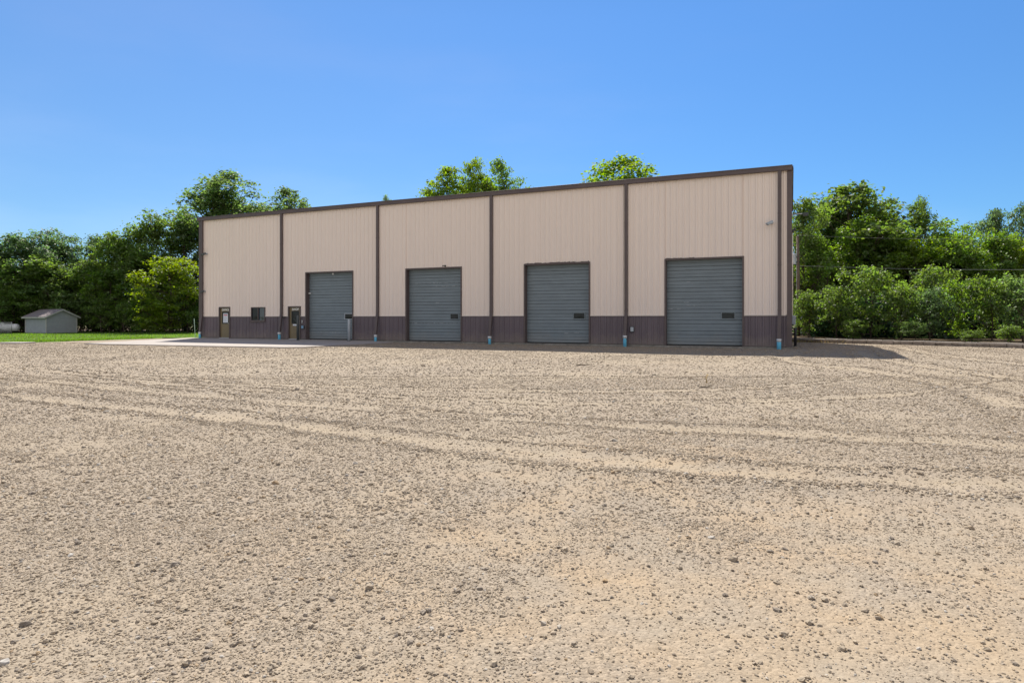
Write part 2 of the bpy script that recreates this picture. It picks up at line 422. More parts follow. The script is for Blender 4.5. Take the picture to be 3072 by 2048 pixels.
def ground_mat():
    m, N, p = new_mat('crushed_limestone')
    p.inputs['Roughness'].default_value = .95
    p.inputs['Specular IOR Level'].default_value = .12
    tc = N.new('ShaderNodeTexCoord')
    at = N.new('ShaderNodeAttribute'); at.attribute_name = 'fine'
    def vor(scale, feat='F1'):
        v = N.new('ShaderNodeTexVoronoi'); v.feature = feat; v.inputs['Scale'].default_value = scale
        link(tc.outputs['Object'], v.inputs['Vector'], m); return v
    def noise(scale, det=5, rough=.6):
        v = N.new('ShaderNodeTexNoise'); v.inputs['Scale'].default_value = scale; v.inputs['Detail'].default_value = det; v.inputs['Roughness'].default_value = rough
        link(tc.outputs['Object'], v.inputs['Vector'], m); return v
    def math_(op, a, b=None, c=None):
        n = N.new('ShaderNodeMath'); n.operation = op
        for i, q in enumerate((a, b, c)):
            if q is None: continue
            if isinstance(q, (int, float)): n.inputs[i].default_value = q
            else: link(q, n.inputs[i], m)
        return n.outputs[0]
    def mix(fac, a, b, bl='MIX'):
        n = N.new('ShaderNodeMix'); n.data_type = 'RGBA'; n.blend_type = bl
        if isinstance(fac, (int, float)): n.inputs[0].default_value = fac
        else: link(fac, n.inputs[0], m)
        for i, q in ((6, a), (7, b)):
            if isinstance(q, tuple): n.inputs[i].default_value = (*q, 1)
            else: link(q, n.inputs[i], m)
        return n.outputs[2]
    def ramp(fac, a, b):
        n = N.new('ShaderNodeMapRange'); n.clamp = True
        n.inputs[1].default_value = a; n.inputs[2].default_value = b
        link(fac, n.inputs[0], m); return n.outputs[0]
    v1 = vor(58); v2 = vor(120); v3 = vor(19)
    n_big = noise(.22, 3); n_mid = noise(1.6, 5); n_hi = noise(140, 3)
    stony = math_('SUBTRACT', 1.0, at.outputs['Fac'])
    base = mix(at.outputs['Fac'], (.292, .242, .188), (.314, .258, .188))
    base = mix(math_('MULTIPLY', ramp(n_big.outputs['Fac'], .45, .7), .35), base, (.30, .255, .205))
    wm_ = N.new('ShaderNodeAttribute'); wm_.attribute_name = 'warm'
    base = mix(math_('MULTIPLY', math_('MULTIPLY', ramp(n_mid.outputs['Fac'], .40, .66), wm_.outputs['Fac']), .42), base, (.40, .278, .16))
    v4 = vor(165); s4 = N.new('ShaderNodeSeparateColor'); link(v4.outputs['Color'], s4.inputs[0], m)
    spk = math_('MULTIPLY', ramp(s4.outputs[1], .86, .90), math_('LESS_THAN', v4.outputs['Distance'], .42))
    base = mix(math_('MULTIPLY', spk, .62), base, (.13, .095, .065))
    v5 = vor(70); s5 = N.new('ShaderNodeSeparateColor'); link(v5.outputs['Color'], s5.inputs[0], m)
    spk = math_('MULTIPLY', ramp(s5.outputs[1], .88, .92), math_('LESS_THAN', v5.outputs['Distance'], .38))
    base = mix(math_('MULTIPLY', spk, .55), base, (.15, .11, .08))
    sp = N.new('ShaderNodeSeparateColor'); link(v1.outputs['Color'], sp.inputs[0], m)
    peb = N.new('ShaderNodeMapRange'); link(sp.outputs[0], peb.inputs[0], m); peb.inputs[3].default_value = .72; peb.inputs[4].default_value = 1.16
    cmb = N.new('ShaderNodeCombineColor')
    for i in range(3): link(peb.outputs[0], cmb.inputs[i], m)
    base = mix(math_('MULTIPLY_ADD', stony, .8, .1), base, cmb.outputs[0], 'MULTIPLY')
    link(base, p.inputs['Base Color'], m)
    h1 = math_('SUBTRACT', 1.0, math_('MINIMUM', math_('MULTIPLY', v1.outputs['Distance'], 1.3), 1.0))
    h2 = math_('SUBTRACT', 1.0, math_('MINIMUM', math_('MULTIPLY', v2.outputs['Distance'], 1.3), 1.0))
    sp3 = N.new('ShaderNodeSeparateColor'); link(v3.outputs['Color'], sp3.inputs[0], m)
    h3 = math_('MULTIPLY', math_('SUBTRACT', 1.0, math_('MINIMUM', math_('MULTIPLY', v3.outputs['Distance'], 1.6), 1.0)), ramp(sp3.outputs[0], .6, .9))
    hh = math_('MULTIPLY', math_('ADD', math_('ADD', math_('MULTIPLY', h1, .014), math_('MULTIPLY', h3, .022)), math_('MULTIPLY', h2, .005)), math_('MULTIPLY_ADD', stony, 1.0, .04))
    hh = math_('ADD', hh, math_('MULTIPLY', n_hi.outputs['Fac'], .005))
    b = N.new('ShaderNodeBump'); b.inputs['Strength'].default_value = .42; b.inputs['Distance'].default_value = 1.0
    link(hh, b.inputs['Height'], m); link(b.outputs[0], p.inputs['Normal'], m)
    return m
M['gravel'] = ground_mat()

# bare earth out to the horizon, then the gravel yard on it
mb = MB(); mb.sheet([(-900, -400, -.07), (900, -400, -.07), (900, 1500, -.07), (-900, 1500, -.07)])
tag(mb.build('ground', mat('dry_meadow', (.16, .15, .07), .95, .1, var=.3, scale=.5, bump=.5, bscale=6)), kind='structure')

def grid(xs, ys):
    X, Y = np.meshgrid(xs, ys)
    nx, ny = len(xs), len(ys)
    i = np.arange(nx*ny).reshape(ny, nx)
    F = np.stack([i[:-1,:-1], i[:-1,1:], i[1:,1:], i[1:,:-1]], -1).reshape(-1, 4)
    return X.ravel(), Y.ravel(), F
def spaced(a, b, d0, d1, c=0.0):
    """coordinates from a to b whose step grows from d0 at c"""
    out = [c]
    v = c
    while v < b:
        v += d0 + (d1-d0)*min(1, abs(v-c)/25); out.append(v)
    v = c; neg = []
    while v > a:
        v -= d0 + (d1-d0)*min(1, abs(v-c)/25); neg.append(v)
    return np.array(neg[::-1]+out)
gx, gy, gF = grid(spaced(-48, 40, .075, .30), spaced(-12, 62, .06, .30, 3.0))
fi, ri = yard_fields(gx, gy)
gz = yard_z(gx, gy, fi, ri)
yard = bpy.data.objects.new('gravel_yard', np_mesh('gravel_yard', np.stack([gx, gy, gz], 1), gF, M['gravel'], [('fine', 'POINT', fi), ('warm', 'POINT', np.clip(np.exp(-((gx-1.0)/2.4)**2-((gy-3.6)/2.0)**2) + .8*np.exp(-((gx-1.6)/1.5)**2-((gy-6.6)/1.2)**2) + .12, 0, 1))], True))
COL.objects.link(yard)
tag(yard, kind='structure')

# lawn to the left of the yard, worn edge, raised a little on the yard
def lawn_mat():
    m, N, p = new_mat('mown_grass')
    p.inputs['Roughness'].default_value = .9; p.inputs['Specular IOR Level'].default_value = .1
    tc = N.new('ShaderNodeTexCoord')
    a = N.new('ShaderNodeTexNoise'); a.inputs['Scale'].default_value = .35; a.inputs['Detail'].default_value = 6
    mp = N.new('ShaderNodeMapping'); mp.inputs['Scale'].default_value = (.4, 1.2, 1); mp.inputs['Rotation'].default_value = (0, 0, .3)
    link(tc.outputs['Object'], mp.inputs['Vector'], m); link(mp.outputs[0], a.inputs['Vector'], m)
    r = N.new('ShaderNodeValToRGB')
    r.color_ramp.elements[0].position = .32; r.color_ramp.elements[0].color = (.060, .115, .018, 1)
    r.color_ramp.elements[1].position = .60; r.color_ramp.elements[1].color = (.105, .165, .028, 1)
    e3 = r.color_ramp.elements.new(.76); e3.color = (.17, .18, .05, 1)
    link(a.outputs['Fac'], r.inputs['Fac'], m); link(r.outputs[0], p.inputs['Base Color'], m)
    h = N.new('ShaderNodeTexNoise'); h.inputs['Scale'].default_value = 45; h.inputs['Detail'].default_value = 4
    link(tc.outputs['Object'], h.inputs['Vector'], m)
    b = N.new('ShaderNodeBump'); b.inputs['Strength'].default_value = .8; b.inputs['Distance'].default_value = .04
    link(h.outputs['Fac'], b.inputs['Height'], m); link(b.outputs[0], p.inputs['Normal'], m)
    return m
M['lawn'] = lawn_mat()
rng = np.random.RandomState(3)
edge = []
for t in np.linspace(-30, 8.5, 70):
    bx, by = B(-3.35 + .12*math.sin(t*1.3), 9.0)
    edge.append((bx + t*sa + rng.normal(0, .10), by + t*ca))
poly = edge + [B(-.4, .3), B(-.4, -30), (-30, 90), (-130, 90), (-130, 5)]
mb = MB(); mb.sheet([(x, y, .045) for x, y in poly])
me_edge = [(x, y) for x, y in edge]
mb.add([(x, y, .045) for x, y in me_edge] + [(x+.25, y-.1, -.03) for x, y in me_edge],
       [(i, i+1, len(me_edge)+i+1, len(me_edge)+i) for i in range(len(me_edge)-1)])
tag(mb.build('lawn', M['lawn']), kind='structure')

# short blades along the near lawn and its ragged edge
def blades(n, sampler, h, seed, col, name):
    r = np.random.RandomState(seed)
    P = sampler(r, n)
    n = len(P)
    a = r.rand(n)*6.283; hh = h*(.5+r.rand(n)); ww = .012+.012*r.rand(n)
    dx, dy = np.cos(a)*ww, np.sin(a)*ww
    lx, ly = r.normal(0, .4, n)*hh, r.normal(0, .4, n)*hh
    z0 = P[:, 2]
    V = np.stack([np.stack([P[:,0]-dx, P[:,1]-dy, z0], 1), np.stack([P[:,0]+dx, P[:,1]+dy, z0], 1),
                  np.stack([P[:,0]+lx, P[:,1]+ly, z0+hh], 1)], 1).reshape(-1, 3)
    F = np.arange(3*n).reshape(n, 3)
    o = bpy.data.objects.new(name, np_mesh(name, V, F, M['leaf'], [('tint', 'FACE', r.rand(n))]))
    o.color = (*col, 1)
    COL.objects.link(o)
    return o
def lawn_pts(r, n):
    out = r.uniform(-3.3-26, -3.3, n); back = r.uniform(-4, 24, n)
    x = BX + out*ca + (back-9)*sa; y = BY - out*sa + (back-9)*ca
    e = np.abs(r.normal(0, .5, n//3))
    k = n//3
    t = r.uniform(-14, 8, k)
    bx, by = B(-3.35, 9.0)
    x[:k] = bx + t*sa - e*ca + .1; y[:k] = by + t*ca + e*sa
    return np.stack([x, y, np.full(n, .04)], 1)
tag(blades(42000, lawn_pts, .07, 8, (.10, .17, .025), 'grass'), kind='stuff')

# concrete pad in front of the office, a short walk on the lawn, the forest floor
pad = [(-24.5, 36.45), (-22.8, 35.75), (-19.4, 34.55), (-15.9, 33.15), (-12.9, 32.25), (-11.4, 31.75), (-10.4, 32.1), (-9.35, 34.6), (-8.3, 35.9), (-7.0, 37.6), B(14.6, .06), B(-.1, .06), (-22.75, 45.2)]
mb = MB()
pad = [(x*.972, y*.972) if i < 9 else (x, y) for i, (x, y) in enumerate(pad)]
mb.sheet([(x, y, .075 if i > 9 else .045) for i, (x, y) in enumerate(pad)])
n = len(pad)
mb.add([(x, y, .075 if i > 9 else .045) for i, (x, y) in enumerate(pad)] + [(x, y, -.05) for x, y in pad], [(i, n+i, n+(i+1) % n, (i+1) % n) for i in range(n)])
tag(mb.build('concrete_pad', M['concrete']), kind='structure')
mb = MB(); mb.bbox(-38.0, -27.75, 35.9, 37.1, -.02, .075, .02)
tag(mb.build('path', M['concrete']), kind='structure')
wall_line = [(16.6, 40.3), (17.7, 38.7), (19.4, 36.3), (21.1, 34.6), (23.0, 32.4), (24.5, 30.4), (27.0, 27.2), (30.0, 23.5)]
mb = MB()
fl = [(x+.25, y+.25) for x, y in wall_line[::-1]]
mb.sheet([(x, y, .16) for x, y in fl] + [(14, 48, .16), (14, 90, .16), (80, 90, .16), (80, 20, .16)][::1])
tag(mb.build('forest_floor', M['litter']), kind='structure')
mb = MB(); mb.sheet([(-80, 64.5, .06), (-34, 62.6, .06), (-22, 61, .06), (14, 60, .06), (14, 90, .06), (-80, 95, .06)])
tag(mb.build('wood_floor', M['litter']), kind='structure')

# ------------------------------------------------------------------ loose stones of the yard (real stones, too many to count)
def stone_mat():
    m, N, p = new_mat('stones')
    p.inputs['Roughness'].default_value = .9; p.inputs['Specular IOR Level'].default_value = .2
    oi = N.new('ShaderNodeObjectInfo')
    r = N.new('ShaderNodeValToRGB')
    cs = [(0, (.32, .26, .193)), (.35, (.365, .298, .218)), (.62, (.31, .253, .187)), (.80, (.25, .21, .168)), (.89, (.20, .165, .13)), (.93, (.33, .235, .14)), (.97, (.36, .32, .27)), (1, (.43, .40, .36))]
    while len(r.color_ramp.elements) < len(cs): r.color_ramp.elements.new(.5)
    for e, (q, c) in zip(r.color_ramp.elements, cs): e.position = q; e.color = (*c, 1)
    link(oi.outputs['Random'], r.inputs['Fac'], m)
    link(r.outputs[0], p.inputs['Base Color'], m)
    return m
M['stone'] = stone_mat()

def stones():
    r = np.random.RandomState(77)
    X = []; Y = []; S = []
    def zone(y0, y1, dens, smin, sig, keep):
        half = .84; side = 2.2
        n = int(dens*(half*(y1*y1-y0*y0) + 2*side*(y1-y0)))
        y = r.uniform(y0, y1, 3*n); y = y[r.rand(3*n) < (half*y+side)/(half*y1+side)][:n]
        x = r.uniform(-1, 1, len(y))*(half*y+side)
        f, g = yard_fields(x, y)
        lump = fbm(x, y, 41, 1.3, 3)
        left = np.clip((-x/np.maximum(y, .5)-.05)*1.5, -.25, .35)*np.clip((9-y)/4, 0, 1)
        pr = np.clip((1-f)*keep + .55*g + .30*lump + left, .30, 1)
        k = r.rand(len(y)) < pr
        x, y, g = x[k], y[k], g[k]
        s = smin*np.exp(np.abs(r.normal(0, sig, len(x))))*(1+.25*g)
        X.append(x); Y.append(y); S.append(s)
    zone(.9, 4.5, 5200, .0024, .50, .90)
    zone(.9, 5.5, 330, .0056, .42, .85)
    zone(.9, 6.0, 12, .0115, .25, .70)
    zone(4.5, 9, 1700, .0040, .46, .95)
    zone(5.5, 10, 80, .0090, .36, .85)
    zone(9, 16, 520, .0064, .42, .95)
    zone(16, 38, 120, .0092, .40, .95)
    x = np.concatenate(X); y = np.concatenate(Y); s = np.concatenate(S)
    # not on the pad
    f, g = yard_fields(x, y)
    z = yard_z(x, y, f, g) + s*(.05 + .35*np.random.RandomState(5).rand(len(s)))
    me = bpy.data.meshes.new('gravel')
    me.vertices.add(len(x)); me.vertices.foreach_set('co', np.stack([x, y, z], 1).astype(np.float32).ravel())
    a = me.attributes.new('size', 'FLOAT', 'POINT'); a.data.foreach_set('value', s.astype(np.float32))
    o = bpy.data.objects.new('gravel', me); COL.objects.link(o)
    tag(o, kind='stuff')
    g = bpy.data.node_groups.new('scatter_stones', 'GeometryNodeTree')
    g.interface.new_socket('Geometry', in_out='INPUT', socket_type='NodeSocketGeometry')
    g.interface.new_socket('Geometry', in_out='OUTPUT', socket_type='NodeSocketGeometry')
    N = g.nodes; L = g.links.new
    gi = N.new('NodeGroupInput'); go = N.new('NodeGroupOutput')
    g2i = N.new('GeometryNodeGeometryToInstance')
    for k in range(7):
        ico = N.new('GeometryNodeMeshIcoSphere'); ico.inputs['Radius'].default_value = 1; ico.inputs['Subdivisions'].default_value = 2
        sp = N.new('GeometryNodeSetPosition')
        nz = N.new('ShaderNodeTexNoise'); nz.noise_dimensions = '4D'; nz.inputs['W'].default_value = k*3.7; nz.inputs['Scale'].default_value = 1.1; nz.inputs['Detail'].default_value = 2
        sub = N.new('ShaderNodeVectorMath'); sub.operation = 'SUBTRACT'; sub.inputs[1].default_value = (.5, .5, .5)
        mul = N.new('ShaderNodeVectorMath'); mul.operation = 'MULTIPLY'; mul.inputs[1].default_value = (2.1, 1.9, 1.9)
        L(nz.outputs['Color'], sub.inputs[0]); L(sub.outputs[0], mul.inputs[0])
        L(ico.outputs['Mesh'], sp.inputs['Geometry']); L(mul.outputs[0], sp.inputs['Offset'])
        tf = N.new('GeometryNodeTransform'); tf.inputs['Scale'].default_value = (1.15, .85, .64)
        L(sp.outputs[0], tf.inputs['Geometry'])
        sm = N.new('GeometryNodeSetMaterial'); sm.inputs['Material'].default_value = M['stone']
        L(tf.outputs[0], sm.inputs['Geometry'])
        sh = N.new('GeometryNodeSetShadeSmooth'); sh.inputs['Shade Smooth'].default_value = False
        L(sm.outputs[0], sh.inputs['Geometry'])
        L(sh.outputs[0], g2i.inputs['Geometry'])
    iop = N.new('GeometryNodeInstanceOnPoints'); iop.inputs['Pick Instance'].default_value = True
    na = N.new('GeometryNodeInputNamedAttribute'); na.data_type = 'FLOAT'; na.inputs['Name'].default_value = 'size'
    rr = N.new('FunctionNodeRandomValue'); rr.data_type = 'FLOAT_VECTOR'; rr.inputs[0].default_value = (-.35, -.35, 0); rr.inputs[1].default_value = (.35, .35, 6.283)
    ri_ = N.new('FunctionNodeRandomValue'); ri_.data_type = 'INT'
    ri_.inputs[4].default_value = 0; ri_.inputs[5].default_value = 6
    L(gi.outputs[0], iop.inputs['Points']); L(g2i.outputs[0], iop.inputs['Instance'])
    L(rr.outputs[0], iop.inputs['Rotation']); L(na.outputs[0], iop.inputs['Scale']); L(ri_.outputs[2], iop.inputs['Instance Index'])
    L(iop.outputs[0], go.inputs[0])
    md = o.modifiers.new('stones', 'NODES'); md.node_group = g
    return len(x)
print('stones', stones())

# ------------------------------------------------------------------ the workshop
LEN, DEP, EAVE, DOOR_T, WAIN = 38.12, 12.2, 8.17, 4.253, 1.47
bld = thing('workshop_building', 'long tan steel workshop with brown wainscot and four grey overhead doors', 'building', (BX, BY, .1), -TH)
DOORS = [(9.537, 13.226), (17.138, 20.841), (24.782, 28.446), (32.39, 36.03)]
OPEN = [(a, b, 0.0, DOOR_T) for a, b in DOORS] + [(1.86, 2.90, -.02, 2.13), (8.05, 9.10, -.02, 2.13), (4.84, 6.07, 1.15, 2.09)]

def rib_profile(a, b, pitch=.3048):
    pts = [(a, 0.0)]
    k0 = int(a/pitch)-1
    for k in range(k0, int(b/pitch)+2):
        c = k*pitch + .06
        for ds, dy in ((-.056, 0), (-.053, .005), (-.044, .005), (-.040, 0), (-.024, -.034), (.024, -.034), (.040, 0), (.044, .005), (.053, .005), (.056, 0), (.100, 0), (.108, -.012), (.126, -.012), (.134, 0), (.186, 0), (.194, -.012), (.212, -.012), (.220, 0)):
            s = c+ds
            if a+.002 < s < b-.002: pts.append((s, dy))
    pts.append((b, 0.0))
    return pts
def rib_panel(mb, a, b, z0, z1, y=0.0, mi=0):
    P = rib_profile(a, b)
    vs_ = [(s, y+dy, z0) for s, dy in P] + [(s, y+dy, z1) for s, dy in P]
    n = len(P)
    mb.add(vs_, [(i, i+1, n+i+1, n+i) for i in range(n-1)], mi)
def front(z_lo, z_hi, y, m, name):
    """ribbed cladding of the facade between two heights, cut round the openings"""
    mb = MB()
    cuts = sorted({0.0, LEN} | {q for o in OPEN for q in o[:2]})
    for a, b in zip(cuts[:-1], cuts[1:]):
        mid = (a+b)/2
        hole = [o for o in OPEN if o[0] < mid < o[1]]
        if not hole: rib_panel(mb, a, b, z_lo, z_hi, y)
        else:
            h = hole[0]
            if h[2] > z_lo: rib_panel(mb, a, b, z_lo, min(h[2], z_hi), y)
            if h[3] < z_hi: rib_panel(mb, a, b, max(h[3], z_lo), z_hi, y)
    return mb
mb = front(WAIN+.03, EAVE+.1, 0, None, None)
def xform(mbuf, fn):
    o = MB(); o.v = [fn(p) for p in mbuf.v]; o.f = mbuf.f; o.mi = mbuf.mi; o.sm = mbuf.sm; return o
def side(z0, z1f, mi=0):
    """ribbed side wall; z1f gives the top height at depth d"""
    o = MB(); P = rib_profile(0, DEP); n = len(P)
    o.add([(d, dy, z0) for d, dy in P] + [(d, dy, z1f(d)) for d, dy in P], [(i, i+1, n+i+1, n+i) for i in range(n-1)], mi)
    return o
rake = lambda d: EAVE+.1 + .5*(1-abs(d-DEP/2)/(DEP/2))
flat = lambda z: (lambda d: z)
def merge(mb, o):
    k = len(mb.v); mb.v += o.v; mb.f += [tuple(i+k for i in f) for f in o.f]; mb.mi += o.mi; mb.sm += o.sm
for fn in (lambda p: (LEN - p[1], p[0], p[2]), lambda p: (p[1], DEP-p[0], p[2])):
    merge(mb, xform(side(WAIN+.03, rake), fn))
bk = MB(); rib_panel(bk, 0, LEN, WAIN+.03, EAVE+.1)
merge(mb, xform(bk, lambda p: (LEN-p[0], DEP-p[1], p[2])))
mb.build('wall_cladding', M['tan'], bld)
mb = front(.02, WAIN, .012, None, None)
for fn in (lambda p: (LEN-.012 - p[1], p[0], p[2]), lambda p: (.012+p[1], DEP-p[0], p[2])):
    merge(mb, xform(side(.02, flat(WAIN)), fn))
bk = MB(); rib_panel(bk, 0, LEN, .02, WAIN)
merge(mb, xform(bk, lambda p: (LEN-p[0], DEP-.012-p[1], p[2])))
mb.build('wainscot', M['brown'], bld)
# pale flashing between wainscot and wall
mb = MB()
cuts = sorted({.22, LEN-.2} | {q for o in OPEN for q in o[:2]})
for a, b in zip(cuts[:-1], cuts[1:]):
    if not any(o[0] < (a+b)/2 < o[1] and o[3] > WAIN > o[2] for o in OPEN):
        mb = MB(); mb.box(a, b, -.045, .01, WAIN-.012, WAIN+.032)
        mb.build('flashing_strip', M['pale_trim'], bld)
mb = MB(); mb.box(LEN-.005, LEN+.045, .2, DEP, WAIN-.012, WAIN+.032)
mb.build('flashing_strip', M['pale_trim'], bld)
# footing, roof, gutter, rake and corner trim
mb = MB()
segs = [0.0] + [q for d in DOORS for q in d] + [LEN]
for a, b in zip(segs[0::2], segs[1::2]): mb.box(a-(.03 if a == 0 else 0), b+(.03 if b == LEN else 0), -.055, .3, -.2, .0)
for a, b in DOORS: mb.box(a, b, -.12, .3, -.2, -.012)
mb.box(-.03, .3, .302, DEP+.03, -.2, .0); mb.box(LEN-.3, LEN+.03, .302, DEP+.03, -.2, .0)
mb.build('foundation', M['footing'], bld)
mb = MB()
ov = .12
mb.add([(-ov,-ov,EAVE+.10),(LEN+ov,-ov,EAVE+.10),(LEN+ov,DEP/2,EAVE+.62),(-ov,DEP/2,EAVE+.62),(LEN+ov,DEP+ov,EAVE+.10),(-ov,DEP+ov,EAVE+.10)],
       [(0,1,2,3),(3,2,4,5)])
mb.build('roof', M['roof'], bld)
mb = MB()
mb.bbox(-.14, LEN+.07, -.17, -.034, EAVE, EAVE+.235, .015)
mb.bbox(-.14, LEN+.07, -.19, -.172, EAVE+.195, EAVE+.245, .006)
mb.build('gutter', M['trim'], bld)
for x0, x1 in ((LEN+.05, LEN+.11), (-.11, -.05)):
    mb = MB()
    for a, b in ((-.02, DEP/2), (DEP/2, DEP+.05)):
        za, zb = rake(max(0, a))-.12, rake(min(b, DEP))-.12
        mb.add([(x0,a,za),(x1,a,za),(x1,b,zb),(x0,b,zb),(x0,a,za+.24),(x1,a,za+.24),(x1,b,zb+.24),(x0,b,zb+.24)],
               [(0,3,2,1),(4,5,6,7),(0,1,5,4),(1,2,6,5),(2,3,7,6),(3,0,4,7)])
    mb.build('rake_trim', M['trim'], bld)
for c, sgn in ((0.0, 1), (LEN, -1)):
    mb = MB()
    xa, xb = (c-.052, c+.16) if sgn > 0 else (c-.16, c+.052)
    mb.box(xa, xb, -.052, -.034, .0, EAVE)
    xo = c-.052 if sgn > 0 else c+.034
    mb.box(xo, xo+.018, -.034, .16, .0, EAVE)
    mb.build('corner_trim', M['trim'], bld)

# downspouts: straight from the gutter, kicked out over the drain pipes
DS = [.34, 7.56, 15.14, 22.79, 30.42, 37.64]
def rect_duct(mb, path, wx, wy):
    vs_ = []
    for x, y, z in path:
        vs_ += [(x-wx/2, y-wy/2, z), (x+wx/2, y-wy/2, z), (x+wx/2, y+wy/2, z), (x-wx/2, y+wy/2, z)]
    fs = [(0,3,2,1)] + [(len(vs_)-4, len(vs_)-3, len(vs_)-2, len(vs_)-1)]
    for i in range(len(path)-1):
        for k in range(4):
            j = (k+1) % 4
            fs.append((i*4+k, i*4+j, i*4+4+j, i*4+4+k))
    mb.add(vs_, fs)
for i, s in enumerate(DS):
    mb = MB()
    kick = .16
    rect_duct(mb, [(s, -.115, EAVE), (s, -.115, 2.1), (s, -.125, WAIN+.15), (s, -.17, WAIN-.2), (s-.02, -.10-kick, .45), (s-.02, -.12-kick, .25)], .15, .11)
    for z in (6.2, 3.8, 1.7):
        mb.box(s-.083, s+.083, -.178, -.05, z, z+.035)
    o = mb.build('downspout', M['trim'], bld)

# sectional overhead doors
REC = .27
def overhead(a, b, marks, win):
    """door leaf with joints and ribs, its frame, and one small window"""
    rr = random.Random(int(a*100))
    mb = MB()
    prof = []; z = .0; sec = DOOR_T/8
    for k in range(8):
        z0 = k*sec
        prof += [(z0+.006, .014), (z0+.012, 0), (z0+.165, 0), (z0+.178, .012), (z0+.190, .012), (z0+.203, 0), (z0+.345, 0), (z0+.352, .005), (z0+.36, .005), (z0+.367, 0), (z0+sec-.012, 0), (z0+sec-.006, .014)]
    x0, x1 = a+.03, b-.03
    vs_ = [(x0, REC+d, zz) for zz, d in prof] + [(x1, REC+d, zz) for zz, d in prof]
    n = len(prof)
    for i in range(n-1):
        dark = prof[i][1] > .004 and prof[i+1][1] > .004
        mb.add([vs_[i], vs_[n+i], vs_[n+i+1], vs_[i+1]], [(0, 1, 2, 3)], 1 if dark else 0)
    mb.box(x0, x1, REC-.012, REC+.03, .0, .05, 1)
    for (u, v, l) in marks:                  # scuffs where the paint is worn to bare metal
        q = u
        while q < u+l:
            ln = rr.uniform(.05, .28)
            k = int(v*DOOR_T/sec); zz = v*DOOR_T
            mb.box(a+q*(b-a), a+min(1-.02, q+ln/(b-a))*(b-a), REC-.003, REC+.006, zz, zz+rr.uniform(.008, .018), 2)
            q += ln/(b-a) + rr.uniform(.01, .07)
    d = mb.build('overhead_door', [M['door'], M['groove'], M['scuff']], bld)
    mb = MB()                                # brown steel reveal and trim round the opening
    mb.box(a, a+.028, -.05, REC+.03, 0, DOOR_T); mb.box(b-.028, b, -.05, REC+.03, 0, DOOR_T)
    mb.box(a+.028, b-.028, -.05, REC+.03, DOOR_T-.03, DOOR_T)
    mb.box(a-.05, a, -.052, -.034, 0, DOOR_T+.05); mb.box(b, b+.05, -.052, -.034, 0, DOOR_T+.05)
    mb.box(a, b, -.052, -.034, DOOR_T, DOOR_T+.05)
    mb.build('door_frame', M['trim'], d)
    s0, s1, z0, z1 = win
    mb = MB()
    t = .045
    for q in ((s0-t, s1+t, z1, z1+t), (s0-t, s1+t, z0-t, z0), (s0-t, s0, z0, z1), (s1, s1+t, z0, z1)):
        mb.box(q[0], q[1], REC-.03, REC+.002, q[2], q[3])
    mb.build('window_frame', M['grey'] if int(a) == 9 else M['door'], d)
    mb = MB(); mb.box(s0, s1, REC-.012, REC-.004, z0, z1)
    mb.build('glass_pane', M['glass'], d)
    return d
D1 = overhead(*DOORS[0], [(.2, .105, .6)], (12.42, 13.0, 1.31, 1.62))
D1['label'] = 'grey overhead door nearest the shop door, post in front of its right jamb'
D2 = overhead(*DOORS[1], [(.12, .803, .85), (.5, .755, .4), (.08, .665, .06), (.5, .53, .02), (.06, .247, .86)], (20.0, 20.5, 1.31, 1.60))
D2['label'] = 'grey overhead door with pale worn lines along two joints and a dull window'
D3 = overhead(*DOORS[2], [(.6, .125, .03), (.75, .133, .08)], (27.5, 28.1, 1.33, 1.62))
D3['label'] = 'grey overhead door with ragged bent trim along its head'
D4 = overhead(*DOORS[3], [(.27, .74, .02), (.24, .50, .03), (.02, .425, .12), (.27, .465, .01), (.36, .463, .02), (.82, .06, .01), (.4, .065, .01)], (35.05, 35.63, 1.33, 1.61))
D4['label'] = 'grey overhead door with small white chips at left, rightmost on the facade'
# battered head trim over the third door and a little over the fourth
rr = random.Random(4)
for a, b, amp in ((DOORS[2][0], DOORS[2][1], .05), (DOORS[3][0], DOORS[3][0]+1.4, .025)):
    mb = MB(); s = a
    while s < b-.03:
        q = min(b, s+rr.uniform(.08, .3)); u, v = rr.uniform(.0, amp), rr.uniform(.0, amp)
        mb.add([(s,-.066,DOOR_T+.052-.02),(q,-.066-.02*rr.random(),DOOR_T+.032),(q,-.066,DOOR_T+.055+v),(s,-.07,DOOR_T+.055+u),
                (s,-.054,DOOR_T+.032),(q,-.054,DOOR_T+.032),(q,-.054,DOOR_T+.055+v),(s,-.054,DOOR_T+.055+u)],
               [(0,1,2,3),(3,2,6,7),(0,4,5,1),(0,3,7,4),(1,5,6,2)])
        s = q
    mb.build('bent_head_trim', M['trim'], bld)

# lettering as real mesh
def lettering(word, width, parent, x, y, z, m):
    cu = bpy.data.curves.new('lettering', 'FONT'); cu.body = word; cu.align_x = 'CENTER'; cu.size = .2
    cu.extrude = .003; cu.offset = .008; cu.space_character = 1.12
    t = bpy.data.objects.new('tmp', cu); COL.objects.link(t)
    dg = bpy.context.evaluated_depsgraph_get()
    me = bpy.data.meshes.new_from_object(t.evaluated_get(dg))
    bpy.data.objects.remove(t)
    xs = [v.co.x for v in me.vertices]
    k = width/(max(xs)-min(xs))
    me.transform(Matrix.Rotation(R(90), 4, 'X') @ Matrix.Diagonal((k, .19/.2*1.0, 1, 1)))
    me.materials.clear(); me.materials.append(m); me.name = 'lettering'
    o = bpy.data.objects.new('lettering', me); COL.objects.link(o)
    o.parent = parent; o.location = (x, y, z)
    return o

